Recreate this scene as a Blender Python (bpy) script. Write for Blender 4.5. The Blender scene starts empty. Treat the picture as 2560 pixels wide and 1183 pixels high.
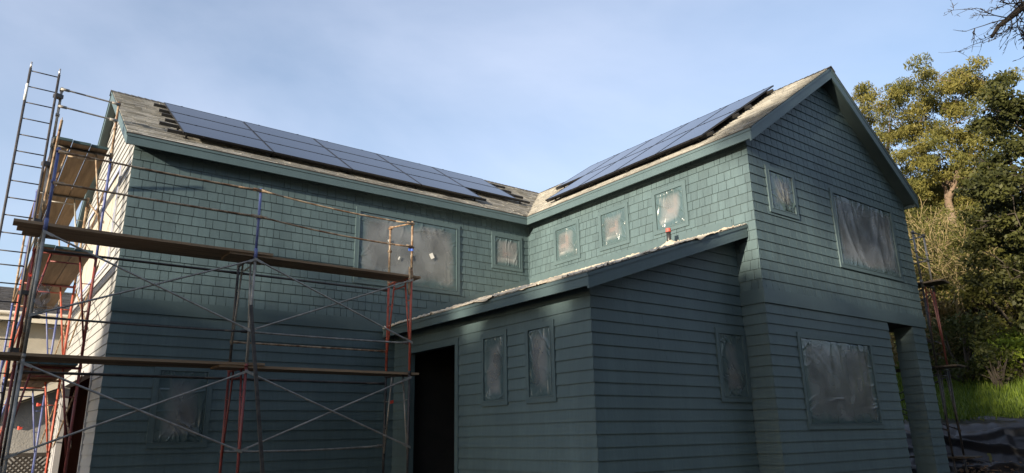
import bpy, math, random
import numpy as np
from mathutils import Vector, Matrix
random.seed(7); rng = np.random.default_rng(7)
S = bpy.context.scene
COL = S.collection
R = math.radians

# ------------------------------------------------------------------ materials
def new_mat(name):
    m = bpy.data.materials.new(name); m.use_nodes = True
    nt = m.node_tree; b = nt.nodes['Principled BSDF']
    return m, nt, b
def N(nt, t, **kw):
    n = nt.nodes.new(t)
    for k, v in kw.items():
        if k in n.inputs: n.inputs[k].default_value = v
        else: setattr(n, k, v)
    return n
def rgb(c): return (c[0], c[1], c[2], 1.0)
def varied(name, c1, c2, scale=3.0, rough=0.6, detail=6.0, bump=0.0, bscale=40.0, stretch=(1,1,1), tone=False, spec=0.5,
           metal=0.0, lo=0.35, hi=0.65, streak=0.0):
    """base colour drifting between two tones, optional per-piece tone attribute, fine bump"""
    m, nt, b = new_mat(name); L = nt.links
    tc = N(nt, 'ShaderNodeTexCoord'); mp = N(nt, 'ShaderNodeMapping'); mp.inputs['Scale'].default_value = stretch
    L.new(tc.outputs['Object'], mp.inputs['Vector'])
    no = N(nt, 'ShaderNodeTexNoise', Scale=scale, Detail=detail, Roughness=0.6)
    L.new(mp.outputs[0], no.inputs['Vector'])
    mr = N(nt, 'ShaderNodeMapRange'); mr.inputs[1].default_value = lo; mr.inputs[2].default_value = hi
    L.new(no.outputs['Fac'], mr.inputs[0])
    mx = N(nt, 'ShaderNodeMix', data_type='RGBA'); mx.inputs[6].default_value = rgb(c1); mx.inputs[7].default_value = rgb(c2)
    L.new(mr.outputs[0], mx.inputs[0])
    out = mx.outputs[2]
    if streak:
        mp2 = N(nt, 'ShaderNodeMapping'); mp2.inputs['Scale'].default_value = (9, 9, 0.5)
        L.new(tc.outputs['Object'], mp2.inputs['Vector'])
        n2 = N(nt, 'ShaderNodeTexNoise', Scale=2.0, Detail=5.0, Roughness=0.7); L.new(mp2.outputs[0], n2.inputs['Vector'])
        r2 = N(nt, 'ShaderNodeMapRange'); r2.inputs[1].default_value = .3; r2.inputs[2].default_value = .7
        r2.inputs[3].default_value = 1 - streak; r2.inputs[4].default_value = 1 + streak
        L.new(n2.outputs['Fac'], r2.inputs[0])
        mm = N(nt, 'ShaderNodeMix', data_type='RGBA', blend_type='MULTIPLY'); mm.inputs[0].default_value = 1
        L.new(out, mm.inputs[6]); L.new(r2.outputs[0], mm.inputs[7]); out = mm.outputs[2]
    if tone:
        at = N(nt, 'ShaderNodeAttribute', attribute_name='tone')
        mm = N(nt, 'ShaderNodeMix', data_type='RGBA', blend_type='MULTIPLY'); mm.inputs[0].default_value = 1
        L.new(out, mm.inputs[6]); L.new(at.outputs['Color'], mm.inputs[7]); out = mm.outputs[2]
    L.new(out, b.inputs['Base Color'])
    b.inputs['Roughness'].default_value = rough; b.inputs['Metallic'].default_value = metal
    b.inputs['Specular IOR Level'].default_value = spec
    if bump:
        nb = N(nt, 'ShaderNodeTexNoise', Scale=bscale, Detail=4.0); L.new(mp.outputs[0], nb.inputs['Vector'])
        bp = N(nt, 'ShaderNodeBump', Strength=bump, Distance=0.01); L.new(nb.outputs['Fac'], bp.inputs['Height'])
        L.new(bp.outputs[0], b.inputs['Normal'])
    return m

PAINT = (.098, .178, .168)
M = {}
M['siding'] = varied('green_siding_paint', (.053,.087,.097), (.071,.112,.122), 1.3, .55, bump=.25, bscale=60, stretch=(1,1,.25), tone=True, streak=.10)
M['trim'] = varied('green_trim_paint', (.059,.095,.105), (.067,.106,.116), 2.0, .5, bump=.1, bscale=50, streak=.04)
M['primer'] = varied('cream_primer', (.272,.28,.283), (.325,.333,.333), 1.3, .6, bump=.2, bscale=60, tone=True, streak=.05)
M['primer_trim'] = varied('pale_trim', (.31,.315,.33), (.36,.365,.38), 2, .5)
M['paper'] = varied('masking_paper', (.31,.30,.26), (.38,.365,.315), 2.5, .7, bump=.3, bscale=12, streak=.05)
M['tape'] = varied('blue_masking_tape', (.20,.24,.42), (.34,.38,.52), 5, .6)
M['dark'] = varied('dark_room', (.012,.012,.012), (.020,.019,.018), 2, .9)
M['redwood'] = varied('raw_interior_boarding', (.060,.022,.014), (.10,.040,.024), 3, .8, stretch=(1,1,.3))
M['lining'] = varied('interior_plywood', (.25,.255,.26), (.35,.355,.36), 3, .85)
M['vinyl'] = varied('white_window_sash', (.62,.62,.58), (.72,.71,.66), 3, .45)
M['sash'] = varied('dark_window_sash', (.035,.036,.036), (.05,.051,.05), 3, .5)
M['stud'] = varied('red_brown_stud', (.16,.065,.045), (.22,.10,.07), 3, .8)
M['roofing'] = varied('weathered_shingle', (.225,.22,.20), (.335,.328,.30), 2.2, .92, bump=.6, bscale=90, tone=True, spec=.2)
M['ridge'] = varied('dark_ridge_cap', (.030,.028,.026), (.06,.055,.05), 9, .9, bump=.4)
M['soffit'] = varied('soffit_board', (.050,.075,.080), (.06,.088,.093), 2, .6)
M['alu_black'] = varied('black_anodised', (.010,.010,.011), (.018,.018,.020), 8, .35, spec=.4)
M['rail'] = varied('black_rail', (.008,.008,.008), (.014,.013,.012), 8, .6)
M['steel'] = varied('bright_clamp', (.45,.45,.45), (.62,.62,.62), 20, .35, metal=.8)
M['galv'] = varied('galvanised_tube', (.17,.165,.155), (.30,.295,.28), 9, .5, metal=.35, bump=.2, bscale=80, stretch=(1,1,.6))
M['rust'] = varied('rusted_tube', (.13,.070,.035), (.34,.27,.19), 7, .7, bump=.3, bscale=70, lo=.42, hi=.6)
M['redtube'] = varied('red_tube', (.20,.034,.032), (.14,.040,.036), 11, .5, bump=.2, bscale=80)
M['dullred'] = varied('faded_dark_red_tube', (.055,.012,.012), (.08,.022,.02), 11, .55)
M['orangetube'] = varied('orange_red_tube', (.36,.062,.038), (.33,.12,.08), 8, .55, bump=.2, bscale=80, lo=.45, hi=.7)
M['bluetube'] = varied('blue_tube', (.050,.072,.23), (.10,.125,.27), 8, .5, bump=.2, bscale=80)
M['darktube'] = varied('dark_tube', (.022,.021,.024), (.06,.055,.052), 10, .5, bump=.2, bscale=80)
M['plank'] = varied('scaffold_plank', (.13,.086,.050), (.26,.182,.113), 9.0, .85, bump=.6, bscale=60, stretch=(.10,1.6,1.6), tone=True, lo=.3, hi=.7)
M['plank_y'] = varied('scaffold_plank_lengthwise', (.13,.086,.050), (.26,.182,.113), 9.0, .85, bump=.6, bscale=60, stretch=(1.6,.10,1.6), tone=True, lo=.3, hi=.7)
M['plank_end'] = varied('teal_plank_end', (.020,.050,.055), (.035,.07,.075), 6, .7)
M['cloth'] = varied('canvas_cloth', (.50,.42,.31), (.62,.56,.45), 3, .9, bump=.5, bscale=30)
M['pipe'] = varied('black_vent_pipe', (.015,.015,.015), (.03,.03,.03), 5, .4)
M['redcap'] = varied('red_rubber_cap', (.34,.06,.05), (.42,.10,.08), 8, .6)
M['nwall'] = varied('cream_stucco', (.36,.335,.28), (.43,.40,.335), 2.5, .9, bump=.5, bscale=40)
M['ngrey'] = varied('grey_stucco', (.26,.255,.245), (.36,.355,.34), 2.0, .95, bump=1.0, bscale=22)
M['nroof'] = varied('grey_roofing', (.045,.044,.046), (.085,.083,.085), 4, .95, tone=True)
M['nfascia'] = varied('cream_gutter', (.60,.56,.46), (.68,.64,.55), 3, .6)
M['lattice'] = varied('dark_lattice', (.028,.024,.020), (.05,.042,.035), 6, .8)
M['tarp'] = varied('black_plastic_sheet', (.010,.011,.014), (.018,.019,.024), 2, .34, bump=.35, bscale=7, spec=.38)
M['bark'] = varied('pale_bark', (.12,.084,.058), (.19,.14,.098), 3, .9, bump=.6, bscale=12, stretch=(1,1,.3))
M['oakbark'] = varied('dark_bark', (.035,.028,.022), (.07,.058,.045), 4, .95, bump=.6, bscale=20)
M['twig'] = varied('pale_twig', (.15,.115,.052), (.24,.19,.095), 4, .9)
M['tape_red'] = varied('red_flagging', (.55,.05,.03), (.62,.08,.05), 4, .6)
M['tape_blue'] = varied('blue_tape', (.06,.16,.62), (.08,.20,.70), 4, .6)
M['white'] = varied('white_sticker', (.62,.62,.58), (.70,.70,.66), 4, .6)
M['mulch'] = varied('wood_chips', (.05,.032,.02), (.12,.08,.05), 9, .95, tone=True)

def leaf_mat(name, c1, c2, trans=.35, rough=.6):
    m, nt, b = new_mat(name); L = nt.links
    at = N(nt, 'ShaderNodeAttribute', attribute_name='tone')
    sp = N(nt, 'ShaderNodeSeparateColor'); L.new(at.outputs['Color'], sp.inputs[0])
    mx = N(nt, 'ShaderNodeMix', data_type='RGBA'); mx.inputs[6].default_value = rgb(c1); mx.inputs[7].default_value = rgb(c2)
    L.new(sp.outputs[0], mx.inputs[0])
    tr = N(nt, 'ShaderNodeBsdfTranslucent'); L.new(mx.outputs[2], tr.inputs['Color']); L.new(mx.outputs[2], b.inputs['Base Color'])
    b.inputs['Roughness'].default_value = rough; b.inputs['Specular IOR Level'].default_value = .25
    ms = N(nt, 'ShaderNodeMixShader'); ms.inputs[0].default_value = trans
    L.new(b.outputs[0], ms.inputs[1]); L.new(tr.outputs[0], ms.inputs[2])
    L.new(ms.outputs[0], nt.nodes['Material Output'].inputs[0])
    return m
M['euc'] = leaf_mat('eucalyptus_leaf', (.075,.085,.022), (.18,.160,.040), .3)
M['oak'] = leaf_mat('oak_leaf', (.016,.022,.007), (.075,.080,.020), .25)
M['shrub'] = leaf_mat('shrub_leaf', (.060,.066,.016), (.13,.125,.030), .35)
M['shrub_d'] = leaf_mat('shrub_leaf_dark', (.030,.038,.010), (.070,.078,.018), .3)
M['dry'] = leaf_mat('dry_leaf', (.17,.13,.055), (.28,.21,.09), .25)
M['bright'] = leaf_mat('fresh_leaf', (.12,.18,.020), (.24,.30,.035), .4)
M['grassblade'] = leaf_mat('grass_blade', (.045,.080,.010), (.13,.185,.020), .4)
M['wood_far'] = leaf_mat('far_foliage', (.035,.042,.014), (.085,.085,.026), .3)

def glass_panel_mat():
    m, nt, b = new_mat('panel_glass'); L = nt.links
    b.inputs['Base Color'].default_value = (.008,.010,.020,1); b.inputs['Roughness'].default_value = .10
    b.inputs['Specular IOR Level'].default_value = .55; b.inputs['IOR'].default_value = 1.5
    tc = N(nt, 'ShaderNodeTexCoord'); no = N(nt, 'ShaderNodeTexNoise', Scale=1.2, Detail=2.0)
    L.new(tc.outputs['Object'], no.inputs['Vector'])
    bp = N(nt, 'ShaderNodeBump', Strength=.05, Distance=.02); L.new(no.outputs['Fac'], bp.inputs['Height']); L.new(bp.outputs[0], b.inputs['Normal'])
    return m
M['pv'] = glass_panel_mat()
def pane_mat():
    m, nt, b = new_mat('window_glass'); L = nt.links
    b.inputs['Base Color'].default_value = (.02,.025,.03,1); b.inputs['Roughness'].default_value = .05
    t = N(nt, 'ShaderNodeBsdfTransparent'); t.inputs[0].default_value = (.8,.82,.8,1)
    ms = N(nt, 'ShaderNodeMixShader'); ms.inputs[0].default_value = .35
    L.new(t.outputs[0], ms.inputs[1]); L.new(b.outputs[0], ms.inputs[2]); L.new(ms.outputs[0], nt.nodes['Material Output'].inputs[0])
    return m
M['pane'] = pane_mat()
def film_mat():
    """masking film: milky, wrinkled, green with paint overspray towards its edges (vertex attribute 'spray')"""
    m, nt, b = new_mat('masking_film'); L = nt.links
    tc = N(nt, 'ShaderNodeTexCoord')
    no = N(nt, 'ShaderNodeTexNoise', Scale=2.2, Detail=1.5, Roughness=.5); L.new(tc.outputs['Object'], no.inputs['Vector'])
    at = N(nt, 'ShaderNodeAttribute', attribute_name='spray')
    sp = N(nt, 'ShaderNodeSeparateColor'); L.new(at.outputs['Color'], sp.inputs[0])
    mx = N(nt, 'ShaderNodeMix', data_type='RGBA'); mx.inputs[6].default_value = (.27,.288,.30,1); mx.inputs[7].default_value = (.061,.098,.107,1)
    L.new(sp.outputs[0], mx.inputs[0]); L.new(mx.outputs[2], b.inputs['Base Color'])
    b.inputs['Roughness'].default_value = .24; b.inputs['Specular IOR Level'].default_value = .6
    nb = N(nt, 'ShaderNodeTexNoise', Scale=26.0, Detail=3.0); L.new(tc.outputs['Object'], nb.inputs['Vector'])
    bp = N(nt, 'ShaderNodeBump', Strength=.06, Distance=.01); L.new(nb.outputs['Fac'], bp.inputs['Height']); L.new(bp.outputs[0], b.inputs['Normal'])
    t = N(nt, 'ShaderNodeBsdfTransparent'); t.inputs[0].default_value = (.92,.92,.92,1)
    # opacity: 0.45 in the clean middle to 0.97 under the overspray
    mr = N(nt, 'ShaderNodeMapRange'); mr.inputs[3].default_value = .50; mr.inputs[4].default_value = .98; L.new(sp.outputs[0], mr.inputs[0])
    mr2 = N(nt, 'ShaderNodeMapRange'); mr2.inputs[1].default_value = .35; mr2.inputs[2].default_value = .7; mr2.inputs[3].default_value = -.16; mr2.inputs[4].default_value = .12
    L.new(no.outputs['Fac'], mr2.inputs[0])
    ad = N(nt, 'ShaderNodeMath', operation='ADD', use_clamp=True); L.new(mr.outputs[0], ad.inputs[0]); L.new(mr2.outputs[0], ad.inputs[1])
    ms = N(nt, 'ShaderNodeMixShader'); L.new(ad.outputs[0], ms.inputs[0]); L.new(t.outputs[0], ms.inputs[1]); L.new(b.outputs[0], ms.inputs[2])
    L.new(ms.outputs[0], nt.nodes['Material Output'].inputs[0])
    return m
M['film'] = film_mat()
def ground_mat():
    m, nt, b = new_mat('ground_soil_and_grass'); L = nt.links
    tc = N(nt, 'ShaderNodeTexCoord'); no = N(nt, 'ShaderNodeTexNoise', Scale=.6, Detail=8.0, Roughness=.7); L.new(tc.outputs['Object'], no.inputs['Vector'])
    soil = N(nt, 'ShaderNodeMix', data_type='RGBA'); soil.inputs[6].default_value = (.055,.040,.028,1); soil.inputs[7].default_value = (.11,.085,.06,1); L.new(no.outputs['Fac'], soil.inputs[0])
    gr = N(nt, 'ShaderNodeMix', data_type='RGBA'); gr.inputs[6].default_value = (.045,.075,.010,1); gr.inputs[7].default_value = (.11,.16,.018,1); L.new(no.outputs['Fac'], gr.inputs[0])
    sx = N(nt, 'ShaderNodeSeparateXYZ'); L.new(tc.outputs['Object'], sx.inputs[0])
    mr = N(nt, 'ShaderNodeMapRange'); mr.inputs[1].default_value = 20.3; mr.inputs[2].default_value = 21.6; L.new(sx.outputs[0], mr.inputs[0])
    mx = N(nt, 'ShaderNodeMix', data_type='RGBA'); L.new(mr.outputs[0], mx.inputs[0]); L.new(soil.outputs[2], mx.inputs[6]); L.new(gr.outputs[2], mx.inputs[7])
    L.new(mx.outputs[2], b.inputs['Base Color']); b.inputs['Roughness'].default_value = .95
    return m
M['ground'] = ground_mat()

# ------------------------------------------------------------------ mesh helpers
def mesh_obj(name, verts, faces, mat, parent=None, smooth=False, tone=None, attr='tone', pointattr=None):
    me = bpy.data.meshes.new(name)
    me.from_pydata([tuple(v) for v in verts], [], faces)
    mats = mat if isinstance(mat, list) else [mat]
    for x in mats: me.materials.append(M[x] if isinstance(x, str) else x)
    if smooth: me.polygons.foreach_set('use_smooth', [True]*len(me.polygons))
    if tone is not None:
        a = me.color_attributes.new(attr, 'FLOAT_COLOR', 'CORNER')
        arr = np.ones((len(me.loops), 4), np.float32); i = 0
        lt = np.array([p.loop_total for p in me.polygons]); arr[:, :3] = np.repeat(np.asarray(tone, np.float32), lt)[:, None]
        a.data.foreach_set('color', arr.ravel())
    if pointattr is not None:
        a = me.color_attributes.new(attr, 'FLOAT_COLOR', 'POINT')
        arr = np.ones((len(me.vertices), 4), np.float32); arr[:, :3] = np.asarray(pointattr, np.float32)[:, None]
        a.data.foreach_set('color', arr.ravel())
    me.update()
    o = bpy.data.objects.new(name, me); COL.objects.link(o)
    if parent is not None:
        o.parent = parent
        o.location = -parent_loc(parent)
    return o
def parent_loc(p):
    v = Vector((0,0,0))
    while p is not None: v = v + p.location; p = p.parent
    return v
def empty(name, loc=(0,0,0), parent=None):
    o = bpy.data.objects.new(name, None); COL.objects.link(o); o.empty_display_size = .2
    o.location = Vector(loc)
    if parent is not None:
        o.parent = parent; o.location = Vector(loc) - parent_loc(parent)
    return o
def tag(o, label=None, cat=None, group=None, kind=None):
    if label: o['label'] = label
    if cat: o['category'] = cat
    if group: o['group'] = group
    if kind: o['kind'] = kind
    return o
class MB:
    def __init__(s): s.v = []; s.f = []; s.t = []
    def poly(s, pts, tone=1.0):
        i = len(s.v); s.v += [tuple(p) for p in pts]; s.f.append(list(range(i, i+len(pts)))); s.t.append(tone)
    def box(s, a, b, tone=1.0):
        x0,y0,z0 = [min(p,q) for p,q in zip(a,b)]; x1,y1,z1 = [max(p,q) for p,q in zip(a,b)]
        i = len(s.v)
        s.v += [(x0,y0,z0),(x1,y0,z0),(x1,y1,z0),(x0,y1,z0),(x0,y0,z1),(x1,y0,z1),(x1,y1,z1),(x0,y1,z1)]
        for q in ((0,3,2,1),(4,5,6,7),(0,1,5,4),(1,2,6,5),(2,3,7,6),(3,0,4,7)): s.f.append([i+k for k in q]); s.t.append(tone)
    def obox(s, c, ax, ay, az, tone=1.0):
        """oriented box: centre and three half-axis vectors"""
        c, ax, ay, az = map(Vector, (c, ax, ay, az)); i = len(s.v)
        for sz in (-1,1):
            for sx, sy in ((-1,-1),(1,-1),(1,1),(-1,1)): s.v.append(tuple(c + ax*sx + ay*sy + az*sz))
        for q in ((0,3,2,1),(4,5,6,7),(0,1,5,4),(1,2,6,5),(2,3,7,6),(3,0,4,7)): s.f.append([i+k for k in q]); s.t.append(tone)
    def tube(s, p, q, r, r2=None, n=10, cap=True, tone=1.0):
        p, q = Vector(p), Vector(q); d = (q-p)
        if d.length < 1e-6: return
        d.normalize(); a = d.orthogonal().normalized(); b = d.cross(a); r2 = r if r2 is None else r2
        i = len(s.v)
        for c, rr in ((p, r), (q, r2)):
            for k in range(n):
                t = 2*math.pi*k/n; s.v.append(tuple(c + (a*math.cos(t) + b*math.sin(t))*rr))
        for k in range(n): s.f.append([i+k, i+(k+1)%n, i+n+(k+1)%n, i+n+k]); s.t.append(tone)
        if cap:
            s.f.append([i+k for k in reversed(range(n))]); s.f.append([i+n+k for k in range(n)]); s.t += [tone, tone]
    def path(s, pts, r, n=8):
        for k in range(len(pts)-1):
            ra = r[k] if hasattr(r, '__len__') else r; rb = r[k+1] if hasattr(r, '__len__') else r
            s.tube(pts[k], pts[k+1], ra, rb, n, cap=(k in (0, len(pts)-2)))
    def build(s, name, mat, parent=None, smooth=False, tone=False):
        return mesh_obj(name, s.v, s.f, mat, parent, smooth, s.t if tone else None)

# ------------------------------------------------------------------ siding on a plane
class Plane:
    """local (u, z, depth): P = o + u*U + z*Z + depth*n"""
    def __init__(s, o, U, Z, n): s.o, s.U, s.Z, s.n = map(Vector, (o, U, Z, n)); s.flip = s.U.cross(s.Z).dot(s.n) < 0
    def __call__(s, u, z, d=0.0): return s.o + s.U*u + s.Z*z + s.n*d
def clip_poly(pts, poly):
    """convex clip (Sutherland-Hodgman), poly counter-clockwise"""
    out = pts
    for i in range(len(poly)):
        a = poly[i]; b = poly[(i+1) % len(poly)]; inp = out; out = []
        if not inp: return []
        def side(p): return (b[0]-a[0])*(p[1]-a[1]) - (b[1]-a[1])*(p[0]-a[0])
        for j in range(len(inp)):
            p = inp[j]; q = inp[(j+1) % len(inp)]; sp, sq = side(p), side(q)
            if sp >= -1e-9: out.append(p)
            if (sp > 1e-9 and sq < -1e-9) or (sp < -1e-9 and sq > 1e-9):
                t = sp/(sp-sq); out.append((p[0]+(q[0]-p[0])*t, p[1]+(q[1]-p[1])*t))
    return out
def minus(rects, hole):
    out = []
    h0, h1, g0, g1 = hole
    for (a, b, c, d) in rects:
        if b <= h0 or a >= h1 or d <= g0 or c >= g1: out.append((a,b,c,d)); continue
        if a < h0: out.append((a, h0, c, d))
        if b > h1: out.append((h1, b, c, d))
        x0, x1 = max(a,h0), min(b,h1)
        if c < g0: out.append((x0, x1, c, g0))
        if d > g1: out.append((x0, x1, g1, d))
    return out
def siding(mb, pl, poly, holes, z0, z1, e, kind, tb, tt=.003, gap=.008, wr=(.12,.27), back=True, phase=0.0, jit=.05, u_ext=(0,0)):
    us = [p[0] for p in poly]; zs = [p[1] for p in poly]
    U0, U1 = min(us), max(us); zmin, zmax = max(z0, min(zs)), min(z1, max(zs))
    k0 = math.floor((zmin - z0)/e - 1e-6)
    k = 0
    while z0 + k*e < zmax - 1e-6:
        a = z0 + k*e; b = min(a + e, z1); k += 1
        if b <= min(zs): continue
        # pieces along u
        cells = []
        if kind == 'lap':
            u = U0 - random.random()*3.2
            while u < U1:
                w = 3.66; cells.append((max(u,U0), min(u+w-.003, U1))); u += w
            cells = [c for c in cells if c[1]-c[0] > .01]
        else:
            u = U0 - random.random()*wr[0]
            while u < U1:
                w = random.uniform(*wr); x0 = max(u, U0); x1 = min(u+w-gap, U1)
                if u + w > U1 - .05: x1 = U1
                if x1 - x0 > .01: cells.append((x0, x1))
                u += w
                if x1 == U1: break
        for (x0, x1) in cells:
            tone = 1 + random.uniform(-jit, jit); dz = random.uniform(-.002,.002) if kind == 'shingle' else 0
            tbk = tb*random.uniform(.6,1.35) if kind == 'tab' else tb
            rects = [(x0, x1, a, b)]
            for h in holes: rects = minus(rects, h)
            for (p, q, c, d) in rects:
                pg = clip_poly([(p,c),(q,c),(q,d),(p,d)], poly)
                if len(pg) < 3: continue
                dep = lambda z: tt + (tbk-tt)*(1-(z-a)/e)
                fr = [pl(x, z, dep(z)) for x, z in pg]; bk = [pl(x, z, 0) for x, z in pg]
                if pl.flip: fr.reverse(); bk.reverse()
                mb.poly(fr, tone)
                for i in range(len(fr)):
                    j = (i+1) % len(fr); mb.poly([bk[i], bk[j], fr[j], fr[i]], tone)
        if back:
            rects = [(U0, U1, a, b)]
            for h in holes: rects = minus(rects, h)
            for (p, q, c, d) in rects:
                pg = clip_poly([(p,c),(q,c),(q,d),(p,d)], poly)
                if len(pg) < 3: continue
                fr = [pl(x, z, 0) for x, z in pg]
                if pl.flip: fr.reverse()
                mb.poly(fr, .5)  # backing darkened: shade in the gaps between pieces is put into its colour
def slab(mb, pl, u0, u1, z0, z1, d0, d1, tone=1.0):
    c = pl((u0+u1)/2, (z0+z1)/2, (d0+d1)/2)
    mb.obox(c, pl.U*((u1-u0)/2), pl.Z*((z1-z0)/2), pl.n*((d1-d0)/2), tone)
def rect_poly(u0, u1, z0, z1): return [(u0,z0),(u1,z0),(u1,z1),(u0,z1)]

# ------------------------------------------------------------------ the house
GZ = .30                                   # ground level at the walls
XD, YA, XB, YC, XE, YF, XR = 1.83, 14.0, 11.24, 7.256, 7.386, 7.741, 17.58
EX = .1865; ZB = 3.847; ZS = 4.104         # lap exposure, band foot, first shingle course
house = tag(empty('house', (9.5, 12, GZ)), 'dark green two-storey house with shingled upper walls, masked windows and a low side wing', 'house')
PA = Plane((0,YA,0),(1,0,0),(0,0,1),(0,-1,0))
PB = Plane((XB,0,0),(0,1,0),(0,0,1),(-1,0,0))
PC = Plane((0,YC,0),(1,0,0),(0,0,1),(0,-1,0))
PD = Plane((XD,0,0),(0,1,0),(0,0,1),(-1,0,0))
PE = Plane((XE,0,0),(0,1,0),(0,0,1),(-1,0,0))
PF = Plane((0,YF,0),(1,0,0),(0,0,1),(0,-1,0))
Z0L = ZB - 19*EX                            # lap courses end flush under the band

WIN = dict(
 A=[(6.32,9.06,4.865,6.60),(10.02,10.985,5.67,6.60),(2.615,3.625,1.51,2.945)],
 B=[(12.01,12.965,5.675,6.645),(10.39,11.345,5.678,6.625),(8.75,9.68,5.67,6.65)],
 C=[(11.75,12.74,5.65,6.615),(14.095,16.82,4.86,6.61),(12.12,14.86,1.62,3.37)],
 E=[(9.846,10.64,2.115,3.406),(8.579,9.338,2.113,3.40)],
 F=[(10.343,11.205,2.105,3.388)],
 D=[(15.15,19.75,4.90,7.05)])
def holes_of(k, s=.012): return [(a+s,b-s,c+s,d-s) for a,b,c,d in WIN[k]]

RA, RB = .6556, .6880                       # roof slopes
EYA, EXB, EZ = 13.71, 10.97, 7.10           # eave lines
RYA = 17.31; RZ = EZ + RA*(RYA-EYA); RXB = EXB + (RZ-EZ)/RB
XRK = 1.645; YRK = 6.956                    # rake edges
EXR = 17.72; RR = (RZ-7.0)/(EXR-RXB)
TH = .205                                   # vertical roof thickness at the fascia
YEND = 2*RYA-EYA
def zA(y): return EZ + RA*(y-EYA)
def zB(x): return EZ + RB*(x-EXB)
def zR(x): return RZ - RR*(x-RXB)

def wall(name, parts, mat='siding'):
    mb = MB()
    for a in parts: siding(mb, **a)
    return mb.build(name, mat, house, tone=True)
SH = dict(kind='shingle', e=EX, tb=.019, gap=.010, z1=99, jit=.10)
LP = dict(kind='lap', e=EX, tb=.022, z1=ZB, jit=.03)
topA = zA(YA)-TH+.02
wall('wall', [dict(pl=PA, poly=rect_poly(XD-.012, XB, ZS, topA), holes=holes_of('A'), z0=ZS, **SH),
              dict(pl=PA, poly=rect_poly(XD-.012, XE, Z0L, ZB), holes=holes_of('A'), z0=Z0L, **LP)])
# wall under the right wing's eave, and the strip beside the low wing
topB = zB(XB)-TH+.02
wall('wall', [dict(pl=PB, poly=rect_poly(YC-.012, YA, ZS, topB), holes=holes_of('B'), z0=ZS, **SH),
              dict(pl=PB, poly=rect_poly(YC-.012, YF-.002, Z0L, ZB), holes=[], z0=Z0L, **LP)])
# gable front
gp = [(XB-.004, ZS), (XR, ZS), (XR, zR(XR)-TH+.02), (RXB, RZ-TH+.01), (XB-.004, zB(XB)-TH+.02)]
wall('wall', [dict(pl=PC, poly=gp, holes=holes_of('C'), z0=ZS, **SH),
              dict(pl=PC, poly=rect_poly(XB-.004, 15.77, Z0L, ZB), holes=holes_of('C'), z0=Z0L, **LP)])
# primed gable end of the left wing (still unpainted)
gd = [(YA+.004, Z0L), (YEND-.29, Z0L), (YEND-.29, zA(YA)-TH), (RYA, RZ-TH), (YA+.004, zA(YA)-TH)]
GAR = (15.30, 19.85, 0.3, 2.90)
lp2 = dict(LP); lp2['z1'] = 99
o = wall('wall', [dict(pl=PD, poly=gd, holes=holes_of('D')+[GAR], z0=Z0L, **lp2)], 'primer')
tag(o, 'cream primed gable wall not yet painted green')
# low wing: side with the doorway, and its front under the sloping eave
DOOR = (11.505, 13.27, 0.3, 3.32)
RL = .345; EXL, EZL, YRL = 7.066, 3.925, 7.42
def zL(x): return EZL + RL*(x-EXL)
THL = .19
wall('wall', [dict(pl=PE, poly=rect_poly(YF-.014, YA, Z0L, zL(XE)-THL+.02), holes=holes_of('E')+[DOOR], z0=Z0L, **{**LP,'z1':99})])
wall('wall', [dict(pl=PF, poly=[(XE-.004,Z0L),(XB-.02,Z0L),(XB-.02,zL(XB)-THL+.02),(XE-.004,zL(XE)-THL+.02)], holes=holes_of('F'), z0=Z0L, **{**LP,'z1':99})])
# plain band between storeys
for a_ in ((PA, XD-.03, XE-.002, ZB, ZS+.004, -.02, .030), (PB, YC-.032, YF-.002, ZB, ZS+.004, -.02, .032), (PC, XB-.029, XR+.02, ZB, ZS+.004, -.02, .034)):
    mb = MB(); slab(mb, *a_); mb.build('band_board', 'trim', house)
# flashing boards where the low roof meets the walls, inner corner strip
mb = MB()
slab(mb, PB, YF+.0, YA-.032, zL(XB)-.02, zL(XB)+.165, -.01, .030)
slope = Vector((1,0,RL)).normalized(); nz = Vector((-RL,0,1)).normalized()
cx = (XE+XB)/2
mb.obox(Vector((cx, YA-.013, zL(cx)+.07)), slope*((XB-XE)/2/slope.x), Vector((0,.018,0)), nz*.09)
mb.box((XB-.034,YA-.034,4.2),(XB+.01,YA+.01,7.0))
mb.build('flashing_board', 'trim', house)
# pier at the porch corner
PX0, PX1, PY1 = 16.93, 17.53, 7.655
mb = MB()
for pl, a, b in ((Plane((0,YC,0),(1,0,0),(0,0,1),(0,-1,0)), PX0-.014, PX1+.012), (Plane((PX0,0,0),(0,1,0),(0,0,1),(-1,0,0)), YC+.001, PY1),
                 (Plane((PX1,0,0),(0,1,0),(0,0,1),(1,0,0)), YC+.001, PY1), (Plane((0,PY1,0),(1,0,0),(0,0,1),(0,1,0)), PX0-.012, PX1+.012)):
    siding(mb, pl, rect_poly(a, b, Z0L, ZB-.003), [], Z0L, ZB, EX, 'lap', .019)
mb.build('porch_pier', 'siding', house, tone=True)
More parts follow.
